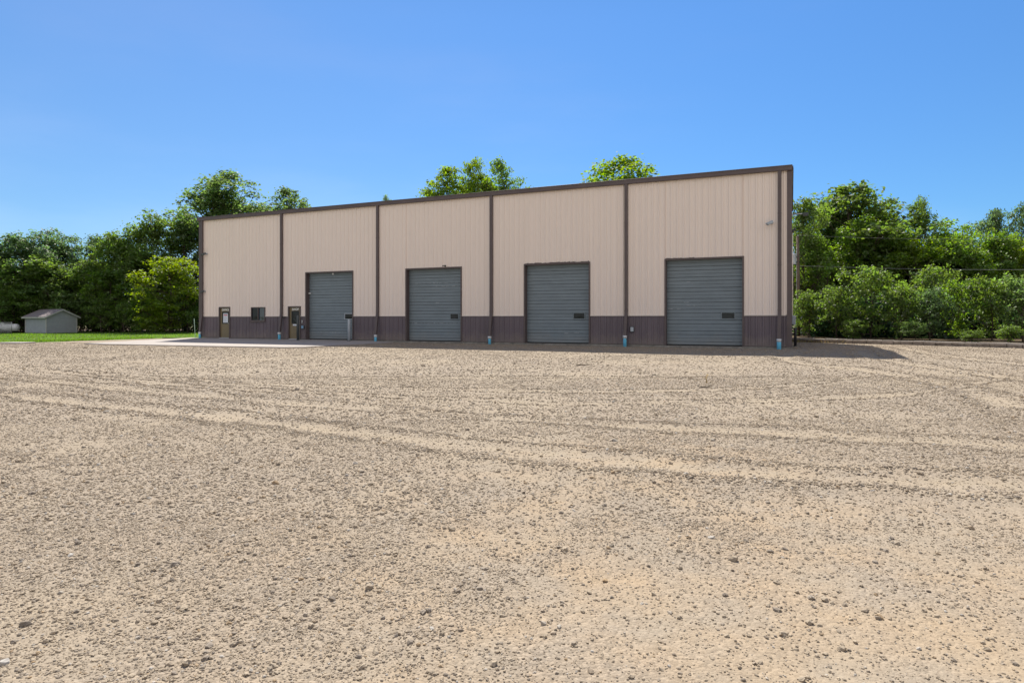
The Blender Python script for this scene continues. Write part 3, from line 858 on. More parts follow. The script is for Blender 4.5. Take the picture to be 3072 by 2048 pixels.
def entry_door(a, b, word, glass, label):
    mb = MB()
    y = .04
    g0, g1, gz0, gz1 = glass
    mb.box(a+.07, g0, y, y+.045, .02, 2.06); mb.box(g1, b-.07, y, y+.045, .02, 2.06)
    mb.box(g0, g1, y, y+.045, .02, gz0); mb.box(g0, g1, y, y+.045, gz1, 2.06)
    d = mb.build('entry_door', M['olive'], bld)
    d['label'] = label
    mb = MB()
    mb.box(a, a+.068, -.055, .12, -.02, 2.06); mb.box(b-.068, b, -.055, .12, -.02, 2.06); mb.box(a, b, -.055, .12, 2.062, 2.13)
    mb.build('door_frame', M['trim'], d)
    mb = MB(); mb.bbox(a+.07, b-.07, -.08, .12, -.03, .018, .008)
    mb.build('threshold', M['steel'], d)
    mb = MB(); t = .05
    mb.box(g0-t, g1+t, y-.014, y-.002, gz1, gz1+t); mb.box(g0-t, g1+t, y-.014, y-.002, gz0-t, gz0)
    mb.box(g0-t, g0, y-.014, y-.002, gz0, gz1); mb.box(g1, g1+t, y-.014, y-.002, gz0, gz1)
    mb.build('window_frame', M['black'], d)
    mb = MB(); mb.box(g0, g1, y+.01, y+.018, gz0, gz1); mb.build('glass_pane', M['glass'], d)
    mb = MB()
    hx = b-.135
    mb.tube([(hx, y-.012, 1.0), (hx, y-.055, 1.0)], .028, 12)
    mb.tube([(hx+.01, y-.055, 1.0), (hx-.11, y-.06, 1.0)], .012, 8)
    mb.build('door_handle', M['steel'], d)
    mb = MB(); mb.tube([(hx, y-.016, 1.15), (hx, y-.001, 1.15)], .03, 12); mb.build('deadbolt', M['steel'], d)
    lettering(word, .68 if word == 'OFFICE' else .56, d, (a+b)/2+.03, y-.003, 1.87, M['white'])
    return d
OD = entry_door(1.86, 2.90, 'OFFICE', (2.14, 2.66, 1.02, 1.76), 'olive brown office door with a printed notice in its window')
mb = MB()
mb.box(2.19, 2.63, .038, .0472, 1.05, 1.69, 0)
mb.box(2.22, 2.60, .0355, .0375, 1.62, 1.66, 2); mb.box(2.23, 2.58, .0355, .0375, 1.52, 1.60, 1)
for k in range(9):
    mb.box(2.23, 2.23+random.Random(k).uniform(.2, .36), .0355, .0375, 1.10+k*.043, 1.115+k*.043, 2)
mb.build('notice', [M['paper'], M['pink'], M['ink']], OD)
SD = entry_door(8.05, 9.10, 'SHOP', (8.33, 8.86, 1.03, 1.78), 'olive brown shop door with a dark window and a small white plate')
mb = MB(); mb.box(8.40, 8.76, .030, .039, .86, .96, 0); mb.box(8.45, 8.71, .0275, .0295, .90, .915, 1); mb.box(8.44, 8.72, .0275, .0295, .875, .885, 1)
mb.build('name_plate', [M['paper'], M['ink']], SD)

mb = MB()
a, b, z0, z1 = 4.84, 6.07, 1.15, 2.09
for q in ((a, b, z1-.05, z1), (a, b, z0, z0+.07), (a, a+.05, z0+.07, z1-.05), (b-.05, b, z0+.07, z1-.05), ((a+b)/2-.02, (a+b)/2+.03, z0+.07, z1-.05)):
    mb.box(q[0], q[1], -.06, .06, q[2], q[3])
mb.bbox(a-.04, b+.04, -.085, -.061, z0-.06, z0+.02, .006)
W = mb.build('window', M['trim'], bld)
mb = MB(); mb.box(a+.05, (a+b)/2-.02, .0, .012, z0+.07, z1-.05); mb.build('glass_pane', M['glass'], W)
mb = MB(); mb.box((a+b)/2+.03, b-.05, .02, .032, z0+.07, z1-.05); mb.build('glass_pane', M['blue_reflect_glass'], W)

# ------------------------------------------------------------------ things on and beside the facade
def P3(s, out, z):
    x, y = B(s, out); return (x, y, z+.1)

# drain pipes under the downspouts
PIPE_LAB = ['blue drain pipe with white collar at the left corner, beside the pale stake', 'blue drain pipe with white collar between the window and the shop door',
            'blue drain pipe with white collar between the first and second overhead doors', 'blue drain pipe with white collar between the second and third overhead doors',
            'tall blue drain pipe with white collar below the grey outlet box', 'wide blue drain pipe with white top at the right corner of the facade']
for i, s in enumerate(DS):
    hgt = (.46, .50, .46, .46, .58, .50)[i]; r = (.075, .085, .08, .08, .085, .095)[i]
    kick = .16
    base = -.07 if i < 2 else -.12
    x, y = B(s-.02, .12+kick)
    t = thing('drain_pipe', PIPE_LAB[i], 'pipe', (x, y, .1+base), -TH, 'drain pipes under the downspouts')
    mb = MB(); mb.lathe([(r, -.06), (r, hgt-.14), (r*1.0, hgt-.13)], n=20)
    mb.build('pipe_body', M['pvc_blue'], t)
    mb = MB(); c = r*1.22 if i != 5 else r*1.08
    mb.lathe([(c, hgt-.13), (c, hgt-.06), (c*1.06, hgt-.055), (c*1.06, hgt), (c*.93, hgt), (c*.9, hgt-.08)], n=20)
    mb.build('collar', M['pvc_white'], t)

def bollard(name, s, out, h, r, m, label, z0=-.05):
    x, y = B(s, out)
    t = thing(name, label, 'bollard', (x, y, .1+z0), -TH, 'steel posts guarding the doors')
    mb = MB(); mb.lathe([(r, -.1), (r, h-.03), (r*.92, h-.01), (r*.5, h)], n=20); mb.build('post', m, t)
    mb = MB(); mb.lathe([(r*1.45, -.02), (r*1.45, .025), (r*1.02, .035)], n=20); mb.build('base_ring', M['dkgrey'], t)
    return t
bollard('bollard', 9.62, .85, 1.58, .085, M['dkgrey'], 'tall dark grey steel bollard beside the shop door')
bollard('bollard', 13.28, .45, 1.33, .085, M['grey'], 'pale grey steel bollard at the right jamb of the first overhead door')

def bullet_cam(s, z, label, k=1.0, mtl='dkgrey', yaw=-.6):
    t = thing('security_camera', label, 'camera', P3(s, .034, z), -TH, 'wall cameras')
    mb = MB(); mb.tube([(0, .0, 0), (0, -.04*k, 0)], .065*k, 14); mb.build('mount', M['grey'], t)
    mb = MB(); mb.tube([(0, -.04*k, 0), (-.02*k, -.13*k, -.01*k), (-.05*k, -.17*k, -.03*k)], .02*k, 8); mb.build('arm', M['grey'], t)
    mb = MB()
    mb.tube([(.06*k, -.16*k, .02*k), (-.06*k, -.2*k, -.04*k), (-.2*k, -.26*k, -.1*k)], [.055*k, .06*k, .06*k], 14)
    mb.tube([(.05*k, -.165*k, .075*k), (-.27*k, -.29*k, -.065*k)], [.03*k, .03*k], 6)
    mb.build('camera_body', M[mtl], t)
    mb = MB(); mb.tube([(-.2*k, -.26*k, -.1*k), (-.215*k, -.266*k, -.106*k)], .042*k, 12); mb.build('lens', M['black'], t)
bullet_cam(.72, 5.84, 'dark security camera high on the wall near the left corner, upper of two')
bullet_cam(.55, 3.23, 'dark security camera beside the left downspout, lower of two', .85)
bullet_cam(37.3, 5.80, 'pale security camera pointing down from the wall near the right corner', .95, 'grey')

def twin_light(s, z, label):
    t = thing('flood_light', label, 'light', P3(s, .036, z), -TH)
    t.scale = (.65, .65, .65)
    mb = MB(); mb.bbox(-.06, .06, -.05, .0, -.07, .07, .01); mb.build('mount', M['black'], t)
    for sg in (-1, 1):
        mb = MB(); c = sg*.08
        mb.tube([(sg*.03, -.05, 0), (c, -.1, .02)], .018, 8)
        mb.tube([(c, -.06, .05), (c+sg*.03, -.13, .02), (c+sg*.06, -.20, -.03)], [.025, .035, .05], 12)
        mb.build('lamp_head', M['black'], t)
twin_light(19.8, 4.37, 'small dark twin flood light above the second overhead door')
twin_light(7.78, 1.42, 'small dark twin fixture at wainscot height left of the shop door')

t = thing('outlet_box', 'grey outlet box on the wainscot above the fifth drain pipe', 'outlet box', P3(30.72, .02, .78), -TH)
mb = MB(); mb.bbox(-.11, .11, -.075, 0, -.14, .14, .015); mb.build('back_box', M['dkgrey'], t)
mb = MB(); mb.bbox(-.08, .08, -.10, -.076, -.11, .11, .012); mb.build('cover', M['grey'], t)
t = thing('outlet_box', 'blue grey switch box on the wainscot right of the shop door', 'switch box', P3(9.30, .02, .78), -TH)
mb = MB(); mb.bbox(-.11, .11, -.075, 0, -.11, .11, .015); mb.build('back_box', M['dkgrey'], t)
mb = MB(); mb.bbox(-.09, .09, -.10, -.076, -.09, .09, .012); mb.build('cover', mat('blue_grey_plastic', (.20, .36, .52), .5, .4), t)
t = thing('keypad', 'narrow white keypad above the blue grey switch box', 'keypad', P3(9.22, .02, 1.13), -TH)
mb = MB(); mb.bbox(-.035, .035, -.04, 0, -.085, .085, .01); mb.build('housing', M['white'], t)
mb = MB()
for i in range(3):
    for j in range(4): mb.box(-.022+i*.016, -.010+i*.016, -.044, -.041, -.05+j*.026, -.034+j*.026)
mb.build('buttons', M['dkgrey'], t)
# white door sensor and lamp under the head of the first door
t = thing('door_lamp', 'small white lamp under the head of the leftmost overhead door', 'lamp', P3(11.6, -.10, 4.22), -TH)
mb = MB(); mb.tube([(0, 0, 0), (0, 0, -.03)], .06, 12); mb.build('mount', M['grey'], t)
mb = MB(); mb.lathe([(.02, -.13), (.05, -.11), (.06, -.07), (.04, -.03)], n=14); mb.build('bulb', M['white'], t)
t = thing('door_sensor', 'small white sensor on the left track of the leftmost overhead door', 'sensor', P3(9.66, -.18, 2.95), -TH)
mb = MB(); mb.bbox(-.07, .09, -.04, .04, -.03, .03, .008); mb.build('housing', M['white'], t)
mb = MB(); mb.tube([(-.07, .0, 0), (-.1, .03, 0)], .012, 6); mb.build('bracket', M['grey'], t)

# light on an arm, service head and meter pipe along the right side wall
t = thing('area_light', 'floodlight on a short arm from the right end wall', 'light', (BX+(LEN+.03)*ca+4.2*sa, BY-(LEN+.03)*sa+4.2*ca, 6.86), -TH)
mb = MB(); mb.bbox(0, .05, -.08, .08, -.1, .1, .01); mb.build('mount', M['grey'], t)
mb = MB(); mb.tube([(.05, 0, 0), (.35, 0, .02), (.62, 0, .0)], .028, 10); mb.build('arm', M['steel'], t)
mb = MB(); mb.bbox(.55, .80, -.13, .13, -.11, .06, .02); mb.build('lamp_head', M['dkgrey'], t)
t = thing('service_head', 'dark cable service head on the right end wall', 'service head', (BX+(LEN+.03)*ca+5.4*sa, BY-(LEN+.03)*sa+5.4*ca, 2.0), -TH)
mb = MB(); mb.tube([(.05, 0, -.6), (.05, 0, 4.05)], .022, 10); mb.build('conduit', M['tan'], t)
mb = MB(); mb.tube([(.07, 0, 4.05), (.08, 0, 4.2), (.16, 0, 4.28), (.2, 0, 4.15)], [.05, .07, .07, .05], 10); mb.build('weather_cap', M['dkgrey'], t)
mb = MB(); mb.bbox(.02, .2, -.15, .15, -.9, -.4, .02); mb.build('meter_box', M['grey'], t)

x, y = 14.33, 32.2
t = thing('bollard', 'slim black bollard beside the right end wall', 'bollard', (x, y, 0), 0, 'steel posts guarding the doors')
mb = MB(); mb.lathe([(.065, -.1), (.065, .93), (.05, .96), (.02, .97)], n=16); mb.build('post', M['black'], t)
mb = MB(); mb.lathe([(.1, -.02), (.1, .03), (.067, .04)], n=16); mb.build('base_ring', M['dkgrey'], t)
x, y = 14.02, 32.1
t = thing('drain_pipe', 'short grey drain pipe beside the slim black bollard', 'pipe', (x, y, 0))
mb = MB(); mb.lathe([(.075, -.06), (.075, .38)], n=18); mb.build('pipe_body', M['grey'], t)
mb = MB(); mb.lathe([(.09, .36), (.09, .46), (.08, .46), (.075, .40)], n=18); mb.build('collar', M['pvc_white'], t)

t = thing('marker_stake', 'thin pale green stake leaning at the left corner of the workshop', 'stake', (-22.30, 44.75, .06))
mb = MB(); mb.tube([(.04, 0, -.05), (.0, 0, .7), (-.05, .0, 1.36)], [.022, .022, .02], 8); mb.build('rod', M['stake'], t)
mb = MB()
for k in range(14):
    a = k*.9; mb.add([(.04+.02*math.cos(a), .02*math.sin(a), 0), (.04+.02*math.cos(a+.5), .02*math.sin(a+.5), 0), (.04+.16*math.cos(a), .16*math.sin(a), .12+.05*math.sin(k*3))], [(0, 1, 2)])
mb.build('weed_tuft', M['lime'], t)

# ------------------------------------------------------------------ garden shed, tank and fence
def shed():
    be = R(65)
    t = thing('garden_shed', 'small grey shed with a pale trimmed gable roof on the lawn', 'shed', (-43.9, 60.0, .045), be)
    # local x along the gable face (towards the right), local y to the left along the eave wall
    w_, d_, he, hr = 2.75, 3.3, 1.58, 2.22
    mb = MB(); k = 13
    for i in range(k):                                     # lap siding, each board tilted out at its foot
        z0, z1 = i*he/k, (i+1)*he/k
        mb.add([(-.012,0,z0),(-.012,d_,z0),(0,d_,z1),(0,0,z1)], [(0,3,2,1)])
        mb.add([(0,-.012,z0),(w_,-.012,z0),(w_,0,z1),(0,0,z1)], [(0,1,2,3)])
        mb.add([(w_+.012,0,z0),(w_+.012,d_,z0),(w_,d_,z1),(w_,0,z1)], [(0,1,2,3)])
        mb.add([(0,d_+.012,z0),(w_,d_+.012,z0),(w_,d_,z1),(0,d_,z1)], [(0,3,2,1)])
    for yy, f in ((0, (0,1,2)), (d_, (0,2,1))):
        mb.add([(0,yy,he),(w_,yy,he),(w_/2,yy,hr)], [f])
    mb.build('wall', M['siding'], t)
    mb = MB(); o = .22; th = .05
    sl = (hr-he)/(w_/2)
    for sg in (-1, 1):
        xe = w_/2 + sg*(w_/2+o); ze = he - sl*o
        q = [(w_/2, -o, hr), (xe, -o, ze), (xe, d_+o, ze), (w_/2, d_+o, hr)]
        vs_ = [(a, b, c+.01) for a, b, c in q] + [(a, b, c+th+.03) for a, b, c in q]
        fs = [(0,1,2,3),(4,7,6,5),(0,4,5,1),(1,5,6,2),(2,6,7,3)]
        mb.add(vs_, fs)
    mb.build('roof', M['shingle'], t)
    mb = MB()
    for sg in (-1, 1):
        xe = w_/2 + sg*(w_/2+o+.015); ze = he - sl*(o+.015)
        for yy in (-o-.03, d_+o+.005):
            mb.add([(w_/2,yy,hr-.06),(xe,yy,ze-.06),(xe,yy,ze+.07),(w_/2,yy,hr+.07),(w_/2,yy+.025,hr-.06),(xe,yy+.025,ze-.06),(xe,yy+.025,ze+.07),(w_/2,yy+.025,hr+.07)],
                   [(0,1,2,3),(4,7,6,5),(0,4,5,1),(1,5,6,2),(3,2,6,7)])
        mb.box(min(xe, xe+.02*sg), max(xe, xe+.02*sg), -o-.03, d_+o+.03, ze-.07, ze+.06)
    mb.build('fascia', M['siding_trim'], t)
    for xx, yy in ((0,0),(w_,0),(0,d_),(w_,d_)):
        mb = MB(); mb.box(xx-.045, xx+.045, yy-.045, yy+.045, 0, he-.03)
        mb.build('corner_board', M['siding_trim'], t)
shed()

def fence():
    x1, y0 = -48.1, 61.2
    t = thing('chain_link_fence', 'low chain link fence round the white tank at the left edge', 'fence', (x1, y0, .045))
    Wd, Hh = 4.2, 1.0
    for px in (0, -2.1, -4.2):
        mb = MB(); mb.lathe([(.035, -.05), (.035, Hh+.03), (.02, Hh+.05)], (px, 0, 0), n=10); mb.build('post', M['wire'], t)
    mb = MB(); mb.tube([(0, 0, Hh), (-Wd, 0, Hh)], .025, 8); mb.build('top_rail', M['wire'], t)
    mb = MB(); st = .16
    nn = int((Wd+Hh)/st)
    for k in range(nn):
        c = -Wd-Hh + k*st
        for sg in (1, -1):
            pts = []
            for z in (0.02, Hh):
                xx = c + z if sg > 0 else c + Hh - z
                pts.append((xx, z))
            (xa, za), (xb, zb) = pts
            def clip(xa, za, xb, zb, lim, keep):
                return None
            a, b = pts
            out = []
            for i in range(9):
                f = i/8; xx = a[0]+(b[0]-a[0])*f; zz = a[1]+(b[1]-a[1])*f
                if -Wd <= xx <= 0: out.append((xx, 0.006*sg, zz))
            if len(out) > 1: mb.tube([out[0], out[-1]], .009, 4, cap=False)
    mb.build('mesh_panel', M['wire'], t)
    g = thing('propane_tank', 'rounded white propane tank behind the chain link fence', 'tank', (x1-1.7, y0+1.0, .05), 0)
    mb = MB(); prof = []
    pts = []; rad = []
    L_, r = 1.35, .37
    for k in range(9):
        a = k/8*math.pi/2; pts.append((-L_+ (1-math.sin(a))*-.0 - r*.8*math.cos(a)+.0, 0, .5)); rad.append(max(.01, r*math.sin(a)))
    for k in range(8, -1, -1):
        a = k/8*math.pi/2; pts.append((L_ + r*.8*math.cos(a), 0, .5)); rad.append(max(.01, r*math.sin(a)))
    mb.tube(pts, rad, 20); mb.build('shell', M['tank'], g)
    mb = MB(); mb.lathe([(.16, .84), (.16, .96), (.12, 1.02), (.03, 1.03)], n=14); mb.build('valve_dome', M['tank'], g)
    for sx in (-.7, .7):
        mb = MB(); mb.box(sx-.06, sx+.06, -.28, .28, 0, .2); mb.build('leg', M['dkgrey'], g)
fence()

# ------------------------------------------------------------------ block edging along the wood
def blocks():
    r = random.Random(9)
    t = thing('retaining_wall', 'low wall of weathered stone blocks along the wooded bank', 'wall', (wall_line[0][0], wall_line[0][1], 0))
    ox, oy = wall_line[0]
    base = MB(); cap = MB()
    P = [Vector((x, y, 0)) for x, y in wall_line]
    for a, b in zip(P[:-1], P[1:]):
        L_ = (b-a).length; d = (b-a)/L_; nrm = Vector((d.y, -d.x, 0))
        if nrm.x > 0: nrm = -nrm                    # the yard side
        s = 0
        while s < L_-.05:
            l = min(r.uniform(.5, .75), L_-s)
            for course, (buf, z0, z1) in enumerate(((base, -.05, .13), (cap, .134, .235))):
                g = .012; j = r.uniform(-.03, .03); jz = r.uniform(-.015, .02); tlt = r.uniform(-.01, .01)
                dep = .22 if course == 0 else .27
                o0 = .0 if course == 0 else .02
                c = [a+d*(s+g)+nrm*(o0+j), a+d*(s+l-g)+nrm*(o0+j+tlt), a+d*(s+l-g)-nrm*dep, a+d*(s+g)-nrm*dep]
                bt = .018
                cc = sum(c, Vector())/4
                vs_ = []
                for z, k in ((z0, 1), (z1+jz-bt, 1), (z1+jz, .93)):
                    vs_ += [((cc+(q-cc)*k).x-ox, (cc+(q-cc)*k).y-oy, z+(tlt if i in (1, 2) else 0)) for i, q in enumerate(c)]
                fs = [(8,9,10,11)]
                for k in range(2):
                    for i in range(4): fs.append((k*4+i, k*4+(i+1) % 4, k*4+4+(i+1) % 4, k*4+4+i))
                n0 = len(buf.f); buf.add(vs_, fs)
            s += l
    base.build('base_course', M['block'], t); cap.build('cap_course', M['block_top'], t)
blocks()

# utility pole with its transformer, and the two lines it carries
PX, PY = 20.75, 46.2
t = thing('utility_pole', 'weathered brown utility pole right of the workshop', 'pole', (PX, PY, .15))
mb = MB(); mb.tube([(0, 0, -.3), (.02, 0, 3), (-.02, 0, 7.25)], [.135, .12, .10], 14); mb.build('post', M['wood'], t)
mb = MB(); mb.tube([(-.12, -.05, .0), (-.11, -.05, 6.4)], .018, 6); mb.build('ground_wire', M['cable'], t)
mb = MB(); mb.tube([(0, 0, 7.24), (0, 0, 7.33)], [.03, .04], 8); mb.build('insulator', M['grey'], t)
t = thing('transformer', 'pale grey can transformer hung on the utility pole', 'transformer', (PX-.42, PY-.05, 5.35))
mb = MB(); mb.lathe([(.23, 0), (.25, .03), (.25, .68), (.27, .70), (.27, .74), (.15, .80)], n=20); mb.build('can', mat('pale_grey_enamel', (.55, .60, .66), .4, .4), t)
mb = MB(); mb.lathe([(.05, .78), (.07, .84), (.045, .88), (.07, .93), (.04, 1.0), (.02, 1.08)], n=10); mb.build('bushing', M['grey'], t)
for zz in (.15, .5):
    mb = MB(); mb.box(.2, .36, -.05, .05, zz, zz+.07); mb.build('bracket', M['dkgrey'], t)
def line(a, b, sag, r, label):
    t = thing('power_line', label, 'cable', a)
    pts = []
    for k in range(25):
        f = k/24
        pts.append(((b[0]-a[0])*f, (b[1]-a[1])*f, (b[2]-a[2])*f - sag*4*f*(1-f)))
    mb = MB(); mb.tube(pts, r, 6); mb.build('strand', M['cable'], t)
line((PX, PY-.02, 7.47), (52, 42.5, 7.6), .55, .006, 'upper thin power line running right from the pole top')
line((PX+.1, PY-.05, 5.25), (52, 42.5, 5.1), .35, .011, 'lower thicker power line running right from below the transformer')

# ------------------------------------------------------------------ trees
def leaves(P, Nrm, size, r, mesh_name):
    """one folded leaf per point, as a single mesh"""
    n = len(P)
    Nrm = Nrm/np.linalg.norm(Nrm, axis=1, keepdims=True)
    T = np.cross(Nrm, r.normal(size=(n, 3))); T /= np.linalg.norm(T, axis=1, keepdims=True)
    Bn = np.cross(Nrm, T)
    l = (size*(.65+.7*r.rand(n)))[:, None]; w_ = l*.36
    a = P - T*l*.5; b = P + T*l*.5 - Nrm*l*.1
    c = P + Bn*w_ + Nrm*l*.08; d = P - Bn*w_ + Nrm*l*.08
    V = np.stack([a, c, b, d], 1).reshape(-1, 3)
    i = np.arange(n)*4
    F = np.stack([np.stack([i, i+1, i+2], 1), np.stack([i, i+2, i+3], 1)], 1).reshape(-1, 3)
    return V, F

def clump_cloud(r, C, rad, nspray, nleaf, leaf, spray_r):
    """leaf points for blobs with centres C and radii rad"""
    Ps = []; Ns = []; Ts = []
    for c, q in zip(C, rad):
        k = max(4, int(nspray*(q/1.3)**2))
        D = r.normal(size=(k, 3)); D[:, 2] = D[:, 2]*.9+.25
        D /= np.linalg.norm(D, axis=1, keepdims=True)
        sp = c + D*(q*(.55+.5*r.rand(k)**.7))[:, None]*np.array([1, 1, .78])
        tone = r.rand(k)
        L = np.repeat(sp, nleaf, 0) + r.normal(size=(k*nleaf, 3))*np.array([1, 1, .55])*spray_r
        Dn = np.repeat(D, nleaf, 0)
        Ps.append(L)
        Ns.append(Dn*.40 + np.array([0, 0, .80]) + r.normal(size=L.shape)*.55)
        Ts.append(np.clip(np.repeat(tone, nleaf)*.5 + r.rand(len(L))*.5, 0, 1))
    return np.concatenate(Ps), np.concatenate(Ns), np.concatenate(Ts)

def make_tree(seed, H, W_, base, nb, leaf=.2, nspray=26, nleaf=22, open_=0.0, spray_r=.26, blob=.19):
    """crown mesh and trunk mesh, H metres tall and W_ wide, foot at the origin"""
    r = np.random.RandomState(seed)
    C = []; rad = []
    zb = base*H
    nl = 7 + int(r.rand()*3)
    lobes = [(0, 0, H*.84, W_*.20)]
    for i in range(nl):
        f = (i+.3)/nl
        prof = (math.sin(math.pi*min(1, .16+.70*f)))**.7
        a = i*2.399 + r.rand()*1.1
        q = W_*(.17+.10*r.rand())*(1-.15*f)
        d = max(0, W_*.5*prof*(.80+.35*r.rand()) - q)
        lobes.append((d*math.cos(a), d*math.sin(a), zb + q*.7 + f*(H*.80-zb), q))
    for i in range(nb):
        lx, ly, lz, lq = lobes[i % len(lobes)]
        v = r.normal(size=3); v /= np.linalg.norm(v); v *= lq*r.rand()**.4
        q = W_*blob*(.55+.65*r.rand())
        C.append((lx+v[0], ly+v[1], min(H-q*.7, max(zb+q*.4, lz+v[2]*1.25)))); rad.append(q)
    if open_:
        for k in range(int(open_)):                     # sprigs standing proud of the crown
            a = r.rand()*6.283; q = W_*.07*(.8+.6*r.rand())
            ph = r.rand()**1.2
            C.append((W_*.46*ph*math.cos(a), W_*.46*ph*math.sin(a), H*(1.0-.35*ph**2) - q*.5)); rad.append(q)
    C = np.array(C); rad = np.array(rad)
    P, Nn, T = clump_cloud(r, C, rad, nspray, nleaf, leaf, spray_r)
    k = P[:, 2] > .04
    P, Nn, T = P[k], Nn[k], T[k]
    V, F = leaves(P, Nn, leaf, r, 'crown')
    crown = np_mesh('crown', V, F, M['leaf'], [('tint', 'FACE', np.repeat(T, 2))])
    mb = MB()
    lean = r.normal(0, .03, 2)*H
    tr = max(.05, H*.016)
    sp = [(lean[0]*f*f + .1*math.sin(f*5+seed), lean[1]*f*f, f*H*.86) for f in np.linspace(0, 1, 8)]
    mb.tube([(x, y, z-.1 if i == 0 else z) for i, (x, y, z) in enumerate(sp)], [tr*(1.35 if i == 0 else 1-.85*i/7) for i in range(8)], 8)
    for c, q in zip(C, rad):
        f = np.clip((c[2]-.25*math.hypot(c[0], c[1])-.12*H)/(.86*H), .08, .93)
        j = f*7; i = int(min(6, j)); u = j-i
        s = np.array(sp[i])*(1-u)+np.array(sp[i+1])*u
        e = np.array(c) + r.normal(0, .1, 3)
        mid = (s+e)/2 + np.array([0, 0, -.12*np.linalg.norm(e-s)]) + r.normal(0, .08, 3)*H*.05
        r0 = tr*(1-.85*f)*.55
        mb.tube([s, (s*.45+mid*.55), mid, e*.6+mid*.4, e], [r0, r0*.85, r0*.7, r0*.45, r0*.22], 5, cap=False)
        for q2 in range(3):
            d = r.normal(size=3); d[2] = abs(d[2])*.8; d /= np.linalg.norm(d)
            mb.tube([e*.8+mid*.2, e+d*q*.5, e+d*q*.95], [r0*.3, r0*.18, .006], 4, cap=False)
    tm = bpy.data.meshes.new('trunk')
    tm.from_pydata(mb.v, [], mb.f); tm.materials.append(M['bark'])
    tm.polygons.foreach_set('use_smooth', [True]*len(mb.f)); tm.update()
    return crown, tm, H, W_

PROTO = {
    'full': [make_tree(s, 11, 7.4, .06, 60, .25, 20, 17, blob=.15, spray_r=.27) for s in (1, 2, 3, 4)],
    'open': [make_tree(s, 11, 8, .12, 60, .25, 16, 15, open_=14, blob=.13, spray_r=.26) for s in (11, 12, 13)],
    'tall': [make_tree(s, 17, 9, .25, 70, .27, 18, 16, open_=18, blob=.13, spray_r=.28) for s in (21, 22, 23)],
    'small': [make_tree(s, 6, 5, .06, 44, .21, 22, 16, spray_r=.2, blob=.16) for s in (31, 32, 33)],
    'shrub': [make_tree(s, 3.4, 4.2, .05, 34, .165, 28, 16, spray_r=.16, blob=.15) for s in (41, 42, 43, 44)],
}
GREEN = {'mid': (.108, .160, .034), 'dark': (.086, .136, .034), 'blue': (.088, .138, .052), 'lime': (.145, .210, .028), 'yellow': (.150, .198, .026), 'pale': (.112, .166, .050), 'fresh': (.118, .182, .030)}

_trees = 0
def tree(kind, var, x, y, h, wd, col, label, cat='tree', group=None, z0=0.0):
    """a tree of a kind: its own crown and trunk objects on shared meshes"""
    global _trees
    cm, tm, H, W_ = PROTO[kind][var % len(PROTO[kind])]
    nm = {'full': 'broadleaf_tree', 'open': 'open_crowned_tree', 'tall': 'tall_tree', 'small': 'small_tree', 'shrub': 'shrub'}[kind]
    t = thing(nm, label, cat, (x, y, z0), 0, group)
    sx = wd/W_; sz = h/H
    rz = (_trees*2.1) % 6.283
    for name, me in (('crown', cm), ('trunk', tm)):
        o = bpy.data.objects.new(name, me); COL.objects.link(o)
        o.parent = t; o.scale = (sx, sx, sz); o.rotation_euler = (0, 0, rz)
        if name == 'crown':
            k = .9+.2*((_trees*7) % 10)/10
            o.color = (*[c*k for c in GREEN[col]], 1)
    _trees += 1
    return t

def wood(kind, var, px, Y, top, wpx, col, label, cat='tree', group=None, z0=0.0):
    """px, top, wpx: column, top row and width as read from the photograph for a tree standing Y metres away"""
    h = (HOR-top)/FPX*Y + CAM_H - z0
    return tree(kind, var, (px-1536)/FPX*Y, Y, h, wpx/FPX*Y, col, label, cat, group, z0)

GL, GB, GR, GS = 'trees along the lawn', 'trees behind the workshop', 'trees on the right bank', 'shrubs on the right bank'
wood('full', 0, -40, 65, 735, 210, 'dark', 'dark tree cut by the left edge of the picture', group=GL)
wood('full', 2, 78, 67, 674, 235, 'blue', 'tall blue green tree with a broad rounded top, farthest left on the skyline', group=GL)
wood('full', 1, 190, 69, 700, 190, 'blue', 'dull blue green tree rising straight behind the shed', group=GL)
wood('open', 1, 285, 71, 708, 140, 'blue', 'thin blue green tree in the dip of the left skyline', group=GL)
wood('full', 2, 365, 67, 668, 200, 'mid', 'mid green tree where the left skyline starts to climb', group=GL)
wood('full', 3, 455, 68, 640, 200, 'mid', 'broad dark topped tree, second from the workshop corner on the left skyline', group=GL)
wood('full', 0, 555, 69, 632, 210, 'dark', 'dark tree half hidden behind the left corner of the workshop', group=GL)
wood('small', 0, 40, 64, 780, 200, 'dark', 'dark tree with drooping boughs behind the chain link fence', group=GL)
wood('small', 1, 205, 65.5, 790, 175, 'pale', 'pale green round topped tree above the shed roof', group=GL)
wood('shrub', 0, 245, 64, 872, 165, 'pale', 'low domed pale bush touching the right side of the shed roof', 'bush', GL)
wood('small', 2, 330, 64, 812, 150, 'fresh', 'fresh green leaning tree between the shed and the yellow green tree', group=GL)
wood('full', 1, 515, 61.5, 768, 235, 'yellow', 'bright yellow green tree beside the left corner of the workshop', group=GL)
wood('shrub', 1, 372, 62.5, 905, 70, 'fresh', 'bright sapling at the foot of the wood right of the shed', 'sapling', GL)
wood('shrub', 2, 120, 65.5, 880, 160, 'dark', 'dark bush in the shade left of the shed', 'bush', GL)
wood('shrub', 3, 445, 64, 900, 130, 'mid', 'shaded bush below the bright yellow green tree', 'bush', GL)
wood('full', 0, 120, 64.5, 770, 210, 'mid', 'mid green tree between the fence and the shed', group=GL)
wood('full', 2, 290, 65.5, 760, 190, 'mid', 'mid green tree behind the shed, right of its ridge', group=GL)
wood('full', 0, 420, 66, 735, 200, 'mid', 'leafy tree above and left of the bright yellow green tree', group=GL)
